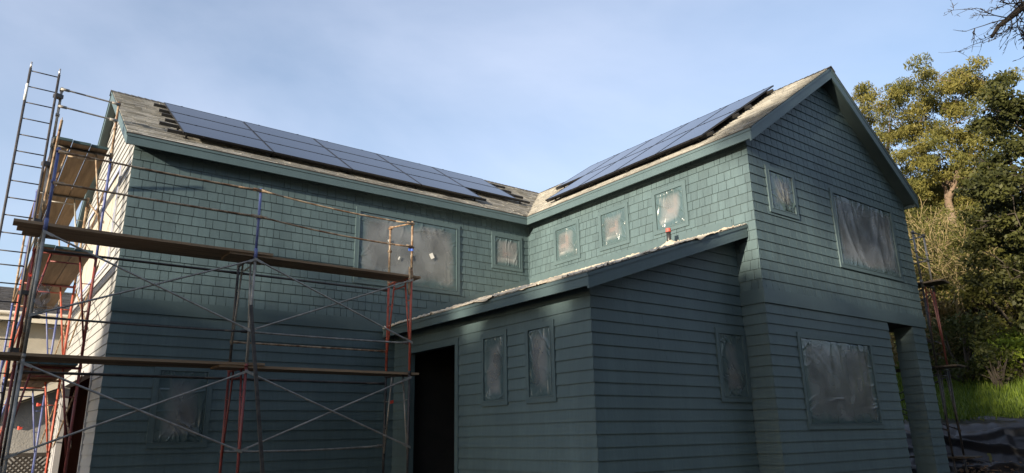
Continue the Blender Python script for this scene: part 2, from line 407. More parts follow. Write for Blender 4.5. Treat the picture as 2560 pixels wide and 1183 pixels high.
# hidden shell that closes the house: rear and right walls, porch walls and ceiling, floor, partition behind the garage mouth
mb = MB()
mb.poly([(XD,YEND-.29,Z0L),(XR,YEND-.29,Z0L),(XR,YEND-.29,7.0),(XD,YEND-.29,7.0)], .8)
mb.poly([(XR,YC,ZB+.01),(XR,YEND-.29,ZB+.01),(XR,YEND-.29,7.0),(XR,YC,7.0)], .8)
mb.poly([(XR,11.5,Z0L),(XR,YEND-.29,Z0L),(XR,YEND-.29,ZB),(XR,11.5,ZB)], .8)
mb.poly([(15.77,YC,Z0L),(15.77,11.5,Z0L),(15.77,11.5,ZB),(15.77,YC,ZB)], .8)
mb.poly([(15.77,11.5,Z0L),(XR,11.5,Z0L),(XR,11.5,ZB),(15.77,11.5,ZB)], .8)
mb.build('rear_wall', 'siding', house, tone=True)
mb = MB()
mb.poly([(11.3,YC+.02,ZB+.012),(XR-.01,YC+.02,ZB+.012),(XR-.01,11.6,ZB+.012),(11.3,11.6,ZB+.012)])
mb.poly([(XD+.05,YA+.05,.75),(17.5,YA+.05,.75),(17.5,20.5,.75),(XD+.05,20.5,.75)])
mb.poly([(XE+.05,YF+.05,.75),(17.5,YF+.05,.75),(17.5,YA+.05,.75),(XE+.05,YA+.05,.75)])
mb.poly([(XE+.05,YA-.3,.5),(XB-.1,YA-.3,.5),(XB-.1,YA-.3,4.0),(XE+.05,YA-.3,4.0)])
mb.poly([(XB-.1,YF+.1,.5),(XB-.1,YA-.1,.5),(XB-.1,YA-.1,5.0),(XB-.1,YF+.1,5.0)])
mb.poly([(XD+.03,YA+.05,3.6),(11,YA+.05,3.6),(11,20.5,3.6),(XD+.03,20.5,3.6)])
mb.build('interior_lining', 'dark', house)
mb = MB()
mb.poly([(4.2,YA+.05,.5),(4.2,20.5,.5),(4.2,20.5,3.6),(4.2,YA+.05,3.6)])
mb.poly([(XD+.1,YA+.1,.5),(4.2,YA+.1,.5),(4.2,YA+.1,3.6),(XD+.1,YA+.1,3.6)])
mb.poly([(XD+.1,20.3,.5),(4.2,20.3,.5),(4.2,20.3,3.6),(XD+.1,20.3,3.6)])
mb.box((3.9,17.2,.5),(4.1,17.4,3.6)); mb.box((3.9,18.6,.5),(4.1,18.8,3.6)); mb.box((2.2,14.12,2.3),(4.0,14.2,2.4))
mb.build('interior_boarding', 'redwood', house)

# roofs ------------------------------------------------------------
def roof_slope(name, pl, poly, thick_n):
    """courses of shingles over a slab; pl.Z runs up the slope, poly convex in (u, v)"""
    r = empty(name, pl(*poly[0]), house)
    mb = MB()
    vmax = max(p[1] for p in poly); vmin = min(p[1] for p in poly)
    siding(mb, pl, poly, [], vmin, vmax, .128, 'tab', .019, .002, gap=.008, wr=(.14,.40), jit=.22)
    mb.build('shingle_cover', 'roofing', r, tone=True)
    mb = MB()
    up = [pl(u, v, -.004) for u, v in poly]; dn = [pl(u, v, -thick_n) for u, v in poly]
    if pl.flip: dn2 = dn
    else: dn2 = list(reversed(dn))
    mb.poly(dn2)
    mb.build('soffit', 'soffit', r)
    return r
cA = math.hypot(1, RA); cB = math.hypot(1, RB)
plA = Plane((0,EYA,EZ),(1,0,0),Vector((0,1,RA))/cA,Vector((0,-RA,1))/cA)
LA = (RYA-EYA)*cA
rA = roof_slope('roof', plA, [(XRK,0),(EXB,0),(RXB,LA),(XRK,LA)], TH/cA)
plB = Plane((EXB,0,EZ),(0,1,0),Vector((1,0,RB))/cB,Vector((-RB,0,1))/cB)
LB = (RXB-EXB)*cB
rB = roof_slope('roof', plB, [(YRK,0),(EYA,0),(RYA,LB),(YRK,LB)], TH/cB)
cR = math.hypot(1, RR)
plR = Plane((EXR,0,7.0),(0,1,0),Vector((-1,0,RR))/cR,Vector((RR,0,1))/cR)
LR = (EXR-RXB)*cR
rR = roof_slope('roof', plR, rect_poly(YRK, YEND, 0, LR), TH/cR)
plN = Plane((0,YEND,EZ),(1,0,0),Vector((0,-1,RA))/cA,Vector((0,RA,1))/cA)
rN = roof_slope('roof', plN, [(XRK,0),(17.0,0),(RXB,LA),(XRK,LA)], TH/cA)
cL = math.hypot(1, RL)
plL = Plane((EXL,0,EZL),(0,1,0),Vector((1,0,RL))/cL,Vector((-RL,0,1))/cL)
rL = roof_slope('roof', plL, rect_poly(YRL, YA-.02, 0, (XB-EXL-.02)*cL), THL/cL)
# fascias: eave boards and rake boards (a thin drip board stands 12 mm proud at their top)
def board(mb, p, q, h, out, t=.035, drop=.0):
    """vertical board from p to q (top edge), height h straight down, thickness t towards `out`"""
    p, q, out = Vector(p), Vector(q), Vector(out)
    dn = Vector((0,0,-h)); d0 = Vector((0,0,-drop))
    a = [p+d0, q+d0, q+d0+dn, p+d0+dn]; b = [v + out*t for v in a]
    for f in ([b[0],b[3],b[2],b[1]], [a[0],a[1],a[2],a[3]], [a[0],b[0],b[1],a[1]], [a[3],a[2],b[2],b[3]], [a[0],a[3],b[3],b[0]], [a[1],b[1],b[2],a[2]]): mb.poly(f)
def fascia(parent, p, q, h, out, crown=True):
    mb = MB(); board(mb, p, q, h, out)
    if crown: board(mb, p, q, .052, out, .048)
    return mb.build('fascia', 'trim', parent)
e = .001
fascia(rA, (XRK,EYA+.035,EZ-.012), (EXB-.002,EYA+.035,EZ-.012), TH, (0,-1,0))
fascia(rB, (EXB+.035,YRK,EZ-.012), (EXB+.035,EYA+.0,EZ-.012), TH, (-1,0,0))
fascia(rA, (XRK+.035,EYA+.04,EZ-.012+RA*.04), (XRK+.035,RYA,RZ-.012), TH+.03, (-1,0,0))
fascia(rN, (XRK+.035,YEND,EZ-.012), (XRK+.035,RYA+.001,RZ-.012), TH+.03, (-1,0,0))
fascia(rB, (EXB+.002,YRK+.036,EZ-.010), (RXB,YRK+.036,RZ-.010), TH+.05, (0,-1,0))
fascia(rR, (EXR,YRK+.036,7.0-.010), (RXB+.001,YRK+.036,RZ-.010), TH+.05, (0,-1,0))
fascia(rR, (EXR-.036,YRK+.04,7.0-.012), (EXR-.036,YEND,7.0-.012), TH, (1,0,0))
fascia(rN, (XRK,YEND-.035,EZ-.012), (17.0,YEND-.035,EZ-.012), TH, (0,1,0))
fascia(rL, (EXL+.035,YRL,EZL-.012), (EXL+.035,YA-.03,EZL-.012), THL, (-1,0,0))
fascia(rL, (EXL+.002,YRL+.036,EZL-.010), (XB-.03,YRL+.036,zL(XB-.03)-.010), THL+.045, (0,-1,0))
# dark roofing edge above the fascias
mb = MB(); mb.box((XRK-.02,EYA-.022,EZ-.012),(EXB-.03,EYA+.03,EZ+.002)); mb.build('drip_edge','ridge',rA)
mb = MB(); mb.box((EXB-.022,YRK-.015,EZ-.012),(EXB+.03,EYA-.03,EZ+.002)); mb.build('drip_edge','ridge',rB)
mb = MB(); mb.obox(((EXR+RXB)/2,YRK+.01,(7.0+RZ)/2+.004), Vector((RXB-EXR,0,RZ-7.0))*.5, (0,.026,0), Vector((RR,0,1))/cR*.013); mb.build('drip_edge','ridge',rR)
# ridge caps: overlapping folded tabs
def ridge_cap(parent, p, q, sa, sb, side):
    mb = MB(); p, q, side = Vector(p), Vector(q), Vector(side); L = (q-p).length; d = (q-p)/L; n = int(L/.14)
    for k in range(n):
        a = p + d*(L*k/n); b = p + d*min(L, L*(k+1.25)/n); z = Vector((0,0,.012 + .010)); z2 = Vector((0,0,.008))
        for s_, sl in ((1, sa), (-1, sb)):
            w = .15
            mb.poly([a+z, b+z2, b+z2+side*(s_*w)-Vector((0,0,w*sl)), a+z+side*(s_*w)-Vector((0,0,w*sl))][::s_])
            mb.poly([a+z, a+z+side*(s_*w)-Vector((0,0,w*sl)), a+side*(s_*w)-Vector((0,0,w*sl)), a])
    return mb.build('ridge_cap', 'ridge', parent)
ridge_cap(rA, (XRK-.03,RYA,RZ+.006), (RXB,RYA,RZ+.006), RA, RA, (0,-1,0))
ridge_cap(rB, (RXB,YRK-.03,RZ+.006), (RXB,RYA,RZ+.006), RB, RR, (-1,0,0))
mb = MB(); v0 = Vector((EXB,EYA,EZ+.012)); v1 = Vector((RXB,RYA,RZ+.012)); dd = (v1-v0).normalized()
mb.obox((v0+v1)/2, (v1-v0)/2, dd.cross(Vector((0,0,1))).normalized()*.006, (0,0,.004)); mb.build('valley_strip','ridge',rA)

# windows ----------------------------------------------------------
def film_grid(pl, u0, u1, z0, z1, d, parent, seed, clear=.5, style='edge'):
    """taped masking film: short fine puckers along the taped edges, a few long soft folds, overspray creeping in from the edges"""
    r = random.Random(seed); n = 90
    W, H = u1-u0, z1-z0
    U, Zg = np.meshgrid(np.linspace(0,1,n), np.linspace(0,1,n))
    x, z = U*W, Zg*H
    dep = np.zeros_like(x); m = min(W, H)
    edge = np.minimum(np.minimum(U, 1-U)*W, np.minimum(Zg, 1-Zg)*H)
    def fold(px, pz, a, ln, wd, amp, grow=.03, curve=0.0):
        t = (x-px)*math.cos(a) + (z-pz)*math.sin(a); s_ = -(x-px)*math.sin(a) + (z-pz)*math.cos(a) + curve*t*t
        w = wd + grow*np.clip(t,0,2)
        return amp*np.exp(-(s_/w)**2)*np.exp(-(np.clip(t,0,9)/ln)**2)*np.clip((t+.02)/.03,0,1)
    for k in range(int(26*(W+H)/1.4)):
        side = r.choice('tttbblr')
        px, pz, a = {'t': (r.random()*W, H, -1.57), 'b': (r.random()*W, 0, 1.57), 'l': (0, r.random()*H, 0), 'r': (W, r.random()*H, 3.14)}[side]
        dep += fold(px, pz, a + r.gauss(0,.45), r.uniform(.08,.34)*m**.5, r.uniform(.005,.012), r.uniform(.003,.010), .02, r.uniform(-1,1))
    if style == 'drape':
        for k in range(9): dep += fold(r.random()*W, H, -1.57 + r.gauss(0,.10), r.uniform(.5,1.3)*H, r.uniform(.025,.07), r.uniform(.005,.013), .03, r.uniform(-.25,.25))
    elif style == 'diag':
        for k in range(18): dep += fold(W*r.uniform(.5,1.05), H*r.uniform(-.05,.25), 2.1 + r.gauss(0,.35), r.uniform(.3,.8)*m, r.uniform(.006,.016), r.uniform(.006,.014), .04, r.uniform(-.6,.6))
    elif style == 'side':
        for k in range(14): dep += fold(r.choice((0,W)), r.random()*H, r.uniform(.5,1.2)*r.choice((1,-1)) + (0 if r.random() < .5 else 3.14), r.uniform(.2,.5)*m, r.uniform(.006,.014), r.uniform(.005,.012), .03, r.uniform(-.8,.8))
    for k in range(4): dep += fold(r.random()*W, r.random()*H, r.random()*6.28, r.uniform(.3,.7)*m, r.uniform(.01,.03), r.uniform(.003,.009), .03, r.uniform(-.5,.5))
    dep += .022*np.sin(U*math.pi)*np.sin(Zg*math.pi)*r.choice([-1,.4])
    dep *= 1.35*np.clip(edge/.03, 0, 1)
    nz_ = np.zeros_like(x)
    for q in range(1,7):
        nz_ += np.sin(x*q*4.1*r.uniform(.6,1.4)+r.random()*6)*np.sin(z*q*3.7*r.uniform(.6,1.4)+r.random()*6)/q
    reach = (.13 + .26*(1-clear) + .08*nz_)*m**.35
    spray = np.clip(1.1 - (edge-.02)/np.clip(reach,.04,1), 0, 1)**1.3
    spray = np.clip(spray + (1-clear)*.55 + .10*nz_*(1-clear), 0, 1)
    vs = [pl(u0+float(a), z0+float(b), d+float(c)) for a,b,c in zip(x.ravel(), z.ravel(), dep.ravel())]
    fs = []
    for j in range(n-1):
        for i in range(n-1):
            q = [j*n+i, j*n+i+1, (j+1)*n+i+1, (j+1)*n+i]
            fs.append(q[::-1] if pl.flip else q)
    return mesh_obj('plastic_film', vs, fs, 'film', parent, True, attr='spray', pointattr=spray.ravel())
def window(pl, rect, seed, tw=.098, mulls=(), paper=False, clear=.6, mat='trim', low=.0, style='edge'):
    u0,u1,z0,z1 = rect
    w = empty('window', pl((u0+u1)/2, z0, 0), house)
    mb = MB(); D0, D1 = -.07, .036
    slab(mb, pl, u0, u0+tw, z0, z1, D0, D1); slab(mb, pl, u1-tw, u1, z0, z1, D0, D1)
    slab(mb, pl, u0+tw, u1-tw, z1-tw, z1, D0, D1); slab(mb, pl, u0+tw, u1-tw, z0, z0+tw, D0, D1)
    # raised back-band round the opening
    i0,i1,j0,j1 = u0+tw, u1-tw, z0+tw, z1-tw
    bb = .016
    for a,b,c,d in ((i0-bb,i0,j0-bb,j1+bb),(i1,i1+bb,j0-bb,j1+bb),(i0,i1,j1,j1+bb),(i0,i1,j0-bb,j0)): slab(mb, pl, a,b,c,d, D1-.002, D1+.007)
    mb.build('trim', mat, w)
    if paper:
        mb = MB(); n = 6
        for k in range(n):
            a = i0 + (i1-i0)*k/n; b = i0 + (i1-i0)*(k+1)/n
            slab(mb, pl, a+.006, b-.006, j0, j1, .0, .008 + .004*(k % 2))
        mb.build('masking_paper', 'paper', w)
        mb = MB()
        for a,b,c,d in ((i0-.03,i0+.02,j0,j1),(i1-.02,i1+.03,j0,j1),(i0,i1,j1-.03,j1+.03),(i0,i1,j0-.04,j0+.03)): slab(mb, pl, a,b,c,d, .030, .047)
        mb.build('masking_tape', 'tape', w)
        return w
    mb = MB(); sw = .055
    for a,b,c,d in ((i0,i0+sw,j0,j1),(i1-sw,i1,j0,j1),(i0+sw,i1-sw,j1-sw,j1),(i0+sw,i1-sw,j0,j0+sw)): slab(mb, pl, a,b,c,d, -.062, -.015)
    for f in mulls:
        c = i0+(i1-i0)*f; slab(mb, pl, c-.035, c+.035, j0+sw, j1-sw, -.062, -.015)
    mb.build('sash', 'sash', w)
    if low:
        mb = MB(); slab(mb, pl, i0+sw, i1-sw, j0+sw*.6, j0+sw+low, -.045, -.012); mb.build('sill_board', 'vinyl', w)
        mb = MB(); q = .28 + .4*((seed*37) % 10)/10; uu = i0+(i1-i0)*q; slab(mb, pl, uu-.05, uu+.05, j0+.2, j1-.1, -.045, -.03); slab(mb, pl, uu+.05, uu+.24, j0+.30, j0+.40, -.045, -.03); mb.build('stud', 'stud', w)
    mb = MB(); mb.poly([pl(i0,j0,-.05), pl(i1,j0,-.05), pl(i1,j1,-.05), pl(i0,j1,-.05)][::(-1 if pl.flip else 1)]); mb.build('pane', 'pane', w)
    mb = MB(); dd = -.5
    for q in ([(i0,j0,dd),(i1,j0,dd),(i1,j1,dd),(i0,j1,dd)], [(i0,j0,-.07),(i1,j0,-.07),(i1,j0,dd),(i0,j0,dd)], [(i0,j1,-.07),(i1,j1,-.07),(i1,j1,dd),(i0,j1,dd)],
              [(i0,j0,-.07),(i0,j1,-.07),(i0,j1,dd),(i0,j0,dd)], [(i1,j0,-.07),(i1,j1,-.07),(i1,j1,dd),(i1,j0,dd)]): mb.poly([pl(*t) for t in q])
    mb.build('reveal', 'lining', w)
    film_grid(pl, i0+.004, i1-.004, j0+.004, j1-.004, .020, w, seed, clear, style)
    return w
window(PA, WIN['A'][0], 11, mulls=(.40,.72), clear=.7)
window(PA, WIN['A'][1], 12, clear=.85, low=.16)
window(PA, WIN['A'][2], 13, clear=.45, style='diag')
for k in range(3): window(PB, WIN['B'][k], 21+k, clear=.55, low=.14, style='side')
window(PC, WIN['C'][0], 31, clear=.35, style='diag')
window(PC, WIN['C'][1], 32, clear=.85, style='drape')
window(PC, WIN['C'][2], 33, clear=.8, style='drape')
window(PE, WIN['E'][0], 41, clear=.5, style='side'); window(PE, WIN['E'][1], 42, clear=.55, style='side')
window(PF, WIN['F'][0], 51, clear=.3, style='diag')
window(PD, WIN['D'][0], 61, paper=True, mat='primer_trim')
# small papers and tape stuck on the film of the large window
ws = [o for o in house.children if o.name.startswith('window')][0]
for (u, z, w_, h_, ang) in ((7.72,5.62,.05,.11,.05), (7.14,5.93,.07,.05,.5), (7.40,5.55,.03,.08,-.4), (8.26,5.72,.10,.13,.5)):
    mb = MB(); c = PA(u, z, .055); a = Vector((math.cos(ang),0,math.sin(ang))); b = Vector((-math.sin(ang),0,math.cos(ang)))
    mb.obox(c, a*w_/2, b*h_/2, Vector((0,.002,0))); mb.build('sticker', 'white', ws)
# doorway and garage mouth
dw = empty('doorway', PE(12.4, .5, 0), house)
mb = MB(); t = .11; a,b,c,d = DOOR
slab(mb, PE, a-t, a, .3, d+t, -.10, .036); slab(mb, PE, b, b+t, .3, d+t, -.10, .036); slab(mb, PE, a, b, d, d+t, -.10, .036)
mb.build('trim', 'trim', dw)
gw = empty('garage_opening', PD(17.5, .5, 0), house)
mb = MB(); t = .09; a,b,c,d = GAR
slab(mb, PD, a-t, a, .3, d+t, -.12, .040); slab(mb, PD, b, b+.16, .3, d+t, -.12, .040); slab(mb, PD, a, b, d, d+.14, -.12, .040)
slab(mb, PD, b-.14, b, .3, d, -.10, .020)
mb.build('trim', 'primer_trim', gw)
# vent pipe through the low roof
vp = empty('vent_pipe', (10.86,9.0,zL(10.86)), house)
mb = MB(); mb.tube((10.86,9.0,zL(10.86)-.05),(10.86,9.0,5.545),.045,n=18); mb.tube((10.86,9.0,zL(10.86)),(10.86,9.0,zL(10.86)+.04),.06,n=18); mb.build('pipe','pipe',vp,True)
mb = MB(); mb.tube((10.86,9.0,5.53),(10.86,9.0,5.60),.052,n=18); mb.tube((10.86,9.0,5.525),(10.86,9.0,5.54),.058,n=18); mb.build('cap','redcap',vp)

# canvas drop cloth over the low roof
def cloth():
    nu, nv = 240, 120; vs = []; fs = []
    r = random.Random(3)
    Lv = (XB-EXL-.06)*cL; Lu = YA-.10-YRL
    fo = [(r.random()*Lu, r.random()*Lv, r.random()*3.14, r.uniform(.15,.7), r.uniform(.012,.035), r.uniform(.012,.040)) for _ in range(150)]
    fo += [(r.random()*Lu, r.uniform(-.05,.5), r.random()*3.14, r.uniform(.10,.4), r.uniform(.010,.025), r.uniform(.012,.04)) for _ in range(90)]
    fo += [(r.uniform(-.05,.4), r.random()*Lv, r.random()*3.14, r.uniform(.10,.4), r.uniform(.010,.025), r.uniform(.012,.04)) for _ in range(60)]
    F = np.array(fo)
    k1 = [r.uniform(0,6.28) for _ in range(8)]
    jag = lambda u, o: (abs(math.sin(u*1.9+k1[o])*math.sin(u*.83+k1[o+1]))**1.5, abs(math.sin(u*5.3+k1[o+2]+math.sin(u*2.1)))**3)
    for i in range(nu+1):
        uu = Lu*(i/nu)**1.15
        for j in range(nv+1):
            v = Lv*(j/nv)**1.3
            t = (uu-F[:,0])*np.cos(F[:,2]) + (v-F[:,1])*np.sin(F[:,2]); q = -(uu-F[:,0])*np.sin(F[:,2]) + (v-F[:,1])*np.cos(F[:,2])
            h = .016 + 1.35*float(np.max(F[:,5]*np.clip(1-np.abs(q)/F[:,4],0,1)*np.clip(1-(t/F[:,3])**2,0,1)))
            u = YRL + uu
            a, b = jag(u, 0); c, d = jag(v+3, 4)
            ev = .010 + .085*a + .030*b - .03; eu = .0 + .080*c + .035*d - .03      # how far the edge hangs over (negative: stops short)
            fv = max(0, 1 - v/.22); fu = max(0, 1 - uu/.22)
            v2 = v - min(ev, .045)*fv; u2 = u - min(eu, .045)*fu
            P = plL(u2, v2, h)
            if j == 0 and ev > .045: P = plL(u2, -.052, h) - Vector((0,0,(ev-.045)*1.3))
            if i == 0 and eu > .045: P = plL(YRL-.052, v2, h) - Vector((0,0,(eu-.045)*1.3))
            q_ = plL(u, v, 0); dx = math.hypot(q_.x-10.86, q_.y-9.0)
            if dx < .40: P = P + Vector((0,0,.12*max(0,1-dx/.26)**1.6 + .02*max(0,1-dx/.40)*math.sin(math.atan2(q_.x-10.86,q_.y-9)*7)))
            vs.append(P)
    for i in range(nu):
        for j in range(nv):
            k = i*(nv+1)+j; fs.append([k, k+1, k+nv+2, k+nv+1])
    o = mesh_obj('drop_cloth', vs, fs, 'cloth', None, True)
    md = o.modifiers.new('thickness', 'SOLIDIFY'); md.thickness = .004
    return tag(o, 'crumpled cream canvas drop cloth spread over the low side roof', 'drop cloth')
cloth()

# ------------------------------------------------------------------ solar arrays
ROWN = {0:'bottom', 1:'middle', 2:'top'}
ORD = ['first','second','third','fourth','fifth','sixth','seventh']
def pv_mesh(lw, lh):
    fr = MB(); t = .035; w = .018
    fr.box((-lw/2,-lh/2,-t),(-lw/2+w,lh/2,0)); fr.box((lw/2-w,-lh/2,-t),(lw/2,lh/2,0))
    fr.box((-lw/2+w,-lh/2,-t),(lw/2-w,-lh/2+w,0)); fr.box((-lw/2+w,lh/2-w,-t),(lw/2-w,lh/2,0))
    gl = MB(); gl.box((-lw/2+w,-lh/2+w,-.012),(lw/2-w,lh/2-w,-.004))
    cl = []
    for x in (-lw*.28, lw*.28):
        for y in (-lh/2-.008, lh/2+.008):
            c = MB(); c.box((x-.02,y-.012,-.03),(x+.02,y+.012,.004)); cl.append(c)
    bk = MB(); bk.poly([(-lw/2+w,-lh/2+w,-.02),(-lw/2+w,lh/2-w,-.02),(lw/2-w,lh/2-w,-.02),(lw/2-w,-lh/2+w,-.02)])
    return fr, gl, cl, bk
def pv_array(pl, cells, off, lw, lh, labelf, group):
    first = None
    ax = pl.U.copy(); ay = pl.Z.copy(); az = pl.n.copy()
    if ax.cross(ay).dot(az) < 0: ax = -ax
    rot = Matrix((ax, ay, az)).transposed().to_euler()
    for (u, v, key) in cells:
        t = empty('solar_panel', (0,0,0)); t.location = pl(u, v, off); t.rotation_euler = rot
        tag(t, labelf(key), 'solar panel', group)
        if first is None:
            fr, gl, cl, bk = pv_mesh(lw, lh); first = t
            for nm, b, mt in [('frame',fr,'alu_black'),('glass',gl,'pv'),('backsheet',bk,'rail')] + [('clamp',c,'alu_black') for c in cl]:
                o = mesh_obj(nm, b.v, b.f, mt); o.parent = t
        else:
            for ch in first.children:
                c = ch.copy(); COL.objects.link(c); c.parent = t
def rails(pl, rows, off, u0s, labelf, group, feet_every=1.35):
    for i, (v, u0, u1) in enumerate(rows):
        r = empty('mounting_rail', pl(u0, v, 0)); tag(r, labelf(i), 'mounting rail', group)
        mb = MB(); slab(mb, pl, u0, u1, v-.028, v+.028, off-.105, off-.040); mb.build('rail', 'rail', r)
        n = max(2, int((u1-u0)/feet_every))
        for k in range(n):
            u = u0 + .35 + (u1-u0-.7)*k/(n-1)
            mb = MB(); slab(mb, pl, u-.05, u+.05, v-.075, v+.02, .0, .018); slab(mb, pl, u-.02, u+.02, v-.045, v-.029, .018, off-.05)
            slab(mb, pl, u-.012, u+.012, v-.05, v-.02, off-.10, off-.055)
            mb.build('roof_mount', 'rail', r)
OFA = .165
AX0, AW, AD0, AH = 2.61, 1.778, .345, 1.035
cells = [(AX0+AW*(i+.5), AD0+AH*(r+.5), (r,i)) for r in range(3) for i in range(5) if not (r == 0 and i == 4)]
pv_array(plA, cells, OFA, AW-.018, AH-.016, lambda k: f"dark solar panel on the left roof slope, {ROWN[k[0]]} row, {ORD[k[1]]} from the white gable end", 'solar panels on the left roof slope')
ru = [(AD0+AH*r+f*AH, (2.36,2.28,2.44,2.44,2.44,2.40)[q], (9.95 if r == 0 else 12.05 + .25*f)) for q,(r,f) in enumerate(((0,.2),(0,.76),(1,.22),(1,.78),(2,.22),(2,.80)))]
rails(plA, ru, OFA, None, lambda i: f"black {['lowest','second lowest','third lowest','third highest','second highest','highest'][i]} rail under the solar panels of the left roof slope", 'black rails under the left solar array')
BY0, BW, BD0, BH = 8.25, 1.262, .445, 1.80
cells = [(BY0+BW*(i+.5), BD0+BH*(r+.5), (r,i)) for r in range(2) for i in range(5) if not (r == 0 and i == 4)]
pv_array(plB, cells, OFA, BW-.018, BH-.016, lambda k: f"dark solar panel on the right roof slope, {('lower','upper')[k[0]]} row, {ORD[k[1]]} from the tall front gable", 'solar panels on the right roof slope')
rb = [(BD0+BH*r+f*BH, 8.12, (13.45 if r == 0 else 14.75)) for (r,f) in ((0,.12),(0,.78),(1,.12),(1,.78))]
rails(plB, rb, OFA, None, lambda i: f"black {['lowest','second lowest','second highest','highest'][i]} rail under the solar panels of the right roof slope", 'black rails under the right solar array')

# ------------------------------------------------------------------ scaffolding
TR = .024
def scaf_frame(sc, p, dirv, w, z0, z1, mats, inner=True, foot=None):
    """one tubular frame: two legs, a top ledger, slanting inner struts with short rungs"""
    d = Vector(dirv); p = Vector((p[0], p[1], 0)); a, b = p, p + d*w; Z = lambda q, z: Vector((q.x, q.y, z))
    f = empty('frame', Z(a, z0), sc)
    for q, m in ((a, mats[0]), (b, mats[1])):
        mb = MB(); mb.tube(Z(q, z0 if foot is None else foot), Z(q, z1), TR); mb.tube(Z(q, z1-.06), Z(q, z1+.0), TR+.006)
        if foot is not None: mb.box((q.x-.07,q.y-.07,foot-.01),(q.x+.07,q.y+.07,foot))
        mb.build('leg', m, f, True)
    mb = MB(); mb.tube(Z(a, z1-.05), Z(b, z1-.05), TR); mb.build('ledger', mats[2], f, True)
    if inner:
        for q, s in ((a, 1), (b, -1)):
            mb = MB(); top = Z(q + d*(s*w*.27), z1-.05); bot = Z(q + d*(s*.012), z0+(z1-z0)*.22)
            mb.tube(top, bot, TR*.72)
            for t in (.33, .66):
                m_ = top.lerp(bot, t); mb.tube(m_, Z(q, m_.z), .009, n=6)
            mb.build('strut', mats[3], f, True)
        mb = MB(); mb.tube(Z(a+d*(w*.27), z1-.20), Z(b-d*(w*.27), z1-.20), .014); mb.build('rung', mats[3], f, True)
    return f
def xbrace(sc, p, q, z0, z1, mat, off=(0,0,0), bow=0.0):
    mb = MB(); p, q, off = Vector(p), Vector(q), Vector(off)
    for za, zb, k in ((z0, z1, 0), (z1, z0, 1)):
        a = Vector((p.x,p.y,za)) + off*(1+k*.6); b = Vector((q.x,q.y,zb)) + off*(1+k*.6); d = (b-a).normalized()
        mb.tube(a + d*.12, b - d*.12, .0155, n=8)
        for e_, s_ in ((a,1),(b,-1)): mb.obox(e_ + d*(.05*s_), d*.08, Vector((0,0,.022)), off.normalized()*.004)
    c = (p+q)/2; cz = (z0+z1)/2; mb.tube(Vector((c.x,c.y,cz))+off*.6, Vector((c.x,c.y,cz))+off*2.1, .012, n=6)
    return mb.build('cross_brace', mat, sc, False)
def gpost(sc, x, y, z0, z1, mat):
    mb = MB(); mb.tube((x,y,z0),(x,y,z1),TR*.95); mb.tube((x,y,z0-.10),(x,y,z0+.09),TR+.007)
    for z in (z1-.05, z1-.55): mb.obox((x,y,z),(.032,0,0),(0,.032,0),(0,0,.022))
    return mb.build('guard_post', mat, sc, True)
def grail(sc, p, q, mat, sag=.02, r=.0165, name='guard_rail'):
    mb = MB(); p, q = Vector(p), Vector(q); pts = []
    n = 8
    for k in range(n+1):
        t = k/n; v = p.lerp(q, t); v.z -= sag*4*t*(1-t); pts.append(v)
    mb.path(pts, r, 8); d = (q-p).normalized()
    for e_, s_ in ((p,1),(q,-1)): mb.obox(e_+d*(.05*s_), d*.07, Vector((0,0,.026)), d.cross(Vector((0,0,1))).normalized()*.006)
    return mb.build(name, mat, sc, True)
ZL1, ZL2, ZL3 = 2.83, 4.72, 6.80
FX = (.56, 3.61, 6.65); FY0, FY1 = 12.0, 12.95
sf = tag(empty('scaffold', (FX[0], FY0, GZ)), 'two-bay tubular scaffold with red, blue and grey posts along the green left wall', 'scaffold')
FM = {(0,0):('galv','galv','darktube','darktube'), (0,1):('galv','rust','darktube','galv'), (1,0):('redtube','redtube','redtube','redtube'),
      (1,1):('galv','darktube','darktube','galv'), (2,0):('darktube','darktube','darktube','galv'), (2,1):('orangetube','orangetube','orangetube','orangetube')}
for i, x in enumerate(FX):
    scaf_frame(sf, (x,FY0), (0,1,0), FY1-FY0, ZL1-1.93, ZL1, FM[(i,0)], foot=GZ+.03)
    scaf_frame(sf, (x,FY0), (0,1,0), FY1-FY0, ZL1, ZL2, FM[(i,1)])
gpost(sf, FX[0], FY0, ZL2, 5.93, 'bluetube'); gpost(sf, FX[1], FY0, ZL2-.02, 5.89, 'bluetube'); gpost(sf, FX[2], FY0, ZL2, 5.80, 'rust')
gpost(sf, FX[2], FY1, ZL2, 5.93, 'rust')
for i in range(2):
    a, b = FX[i], FX[i+1]
    for (zt, zb) in ((ZL2-.13, ZL2-1.35), (ZL1-.13, ZL1-1.38)):
        xbrace(sf, (a,FY0,0), (b,FY0,0), zb, zt, 'galv', (0,-.035,0))
        if zt > 3: pass
    grail(sf, (a+.02,FY0-.03,5.86 if i == 0 else 5.84), (b-.02,FY0-.03,5.84 if i == 0 else 5.74), 'rust', .015 if i == 0 else .05)
    grail(sf, (a+.02,FY0-.03,5.36), (b-.02,FY0-.03,5.36 if i == 0 else 5.26), 'rust', .01 if i == 0 else .05)
    grail(sf, (a,FY1+.03,ZL2-.17), (b,FY1+.03,ZL2-.17), 'darktube', 0, .022, 'runner')
    grail(sf, (a,FY1+.03,ZL1-.17), (b,FY1+.03,ZL1-.17), 'darktube', 0, .022, 'runner')
    grail(sf, (a,FY0+.03,ZL2-1.36), (b,FY0+.03,ZL2-1.36), 'galv' if i else 'darktube', .01, .017, 'runner')
grail(sf, (FX[1],FY1+.04,ZL2-1.42), (FX[2],FY1+.04,ZL2-1.42), 'rust', .0, .018, 'runner')
grail(sf, (FX[1],FY1+.04,1.44), (FX[2],FY1+.04,1.47), 'galv', .03, .018, 'runner')
grail(sf, (FX[2],FY0,5.76), (FX[2],FY1,5.90), 'rust', 0, .017)
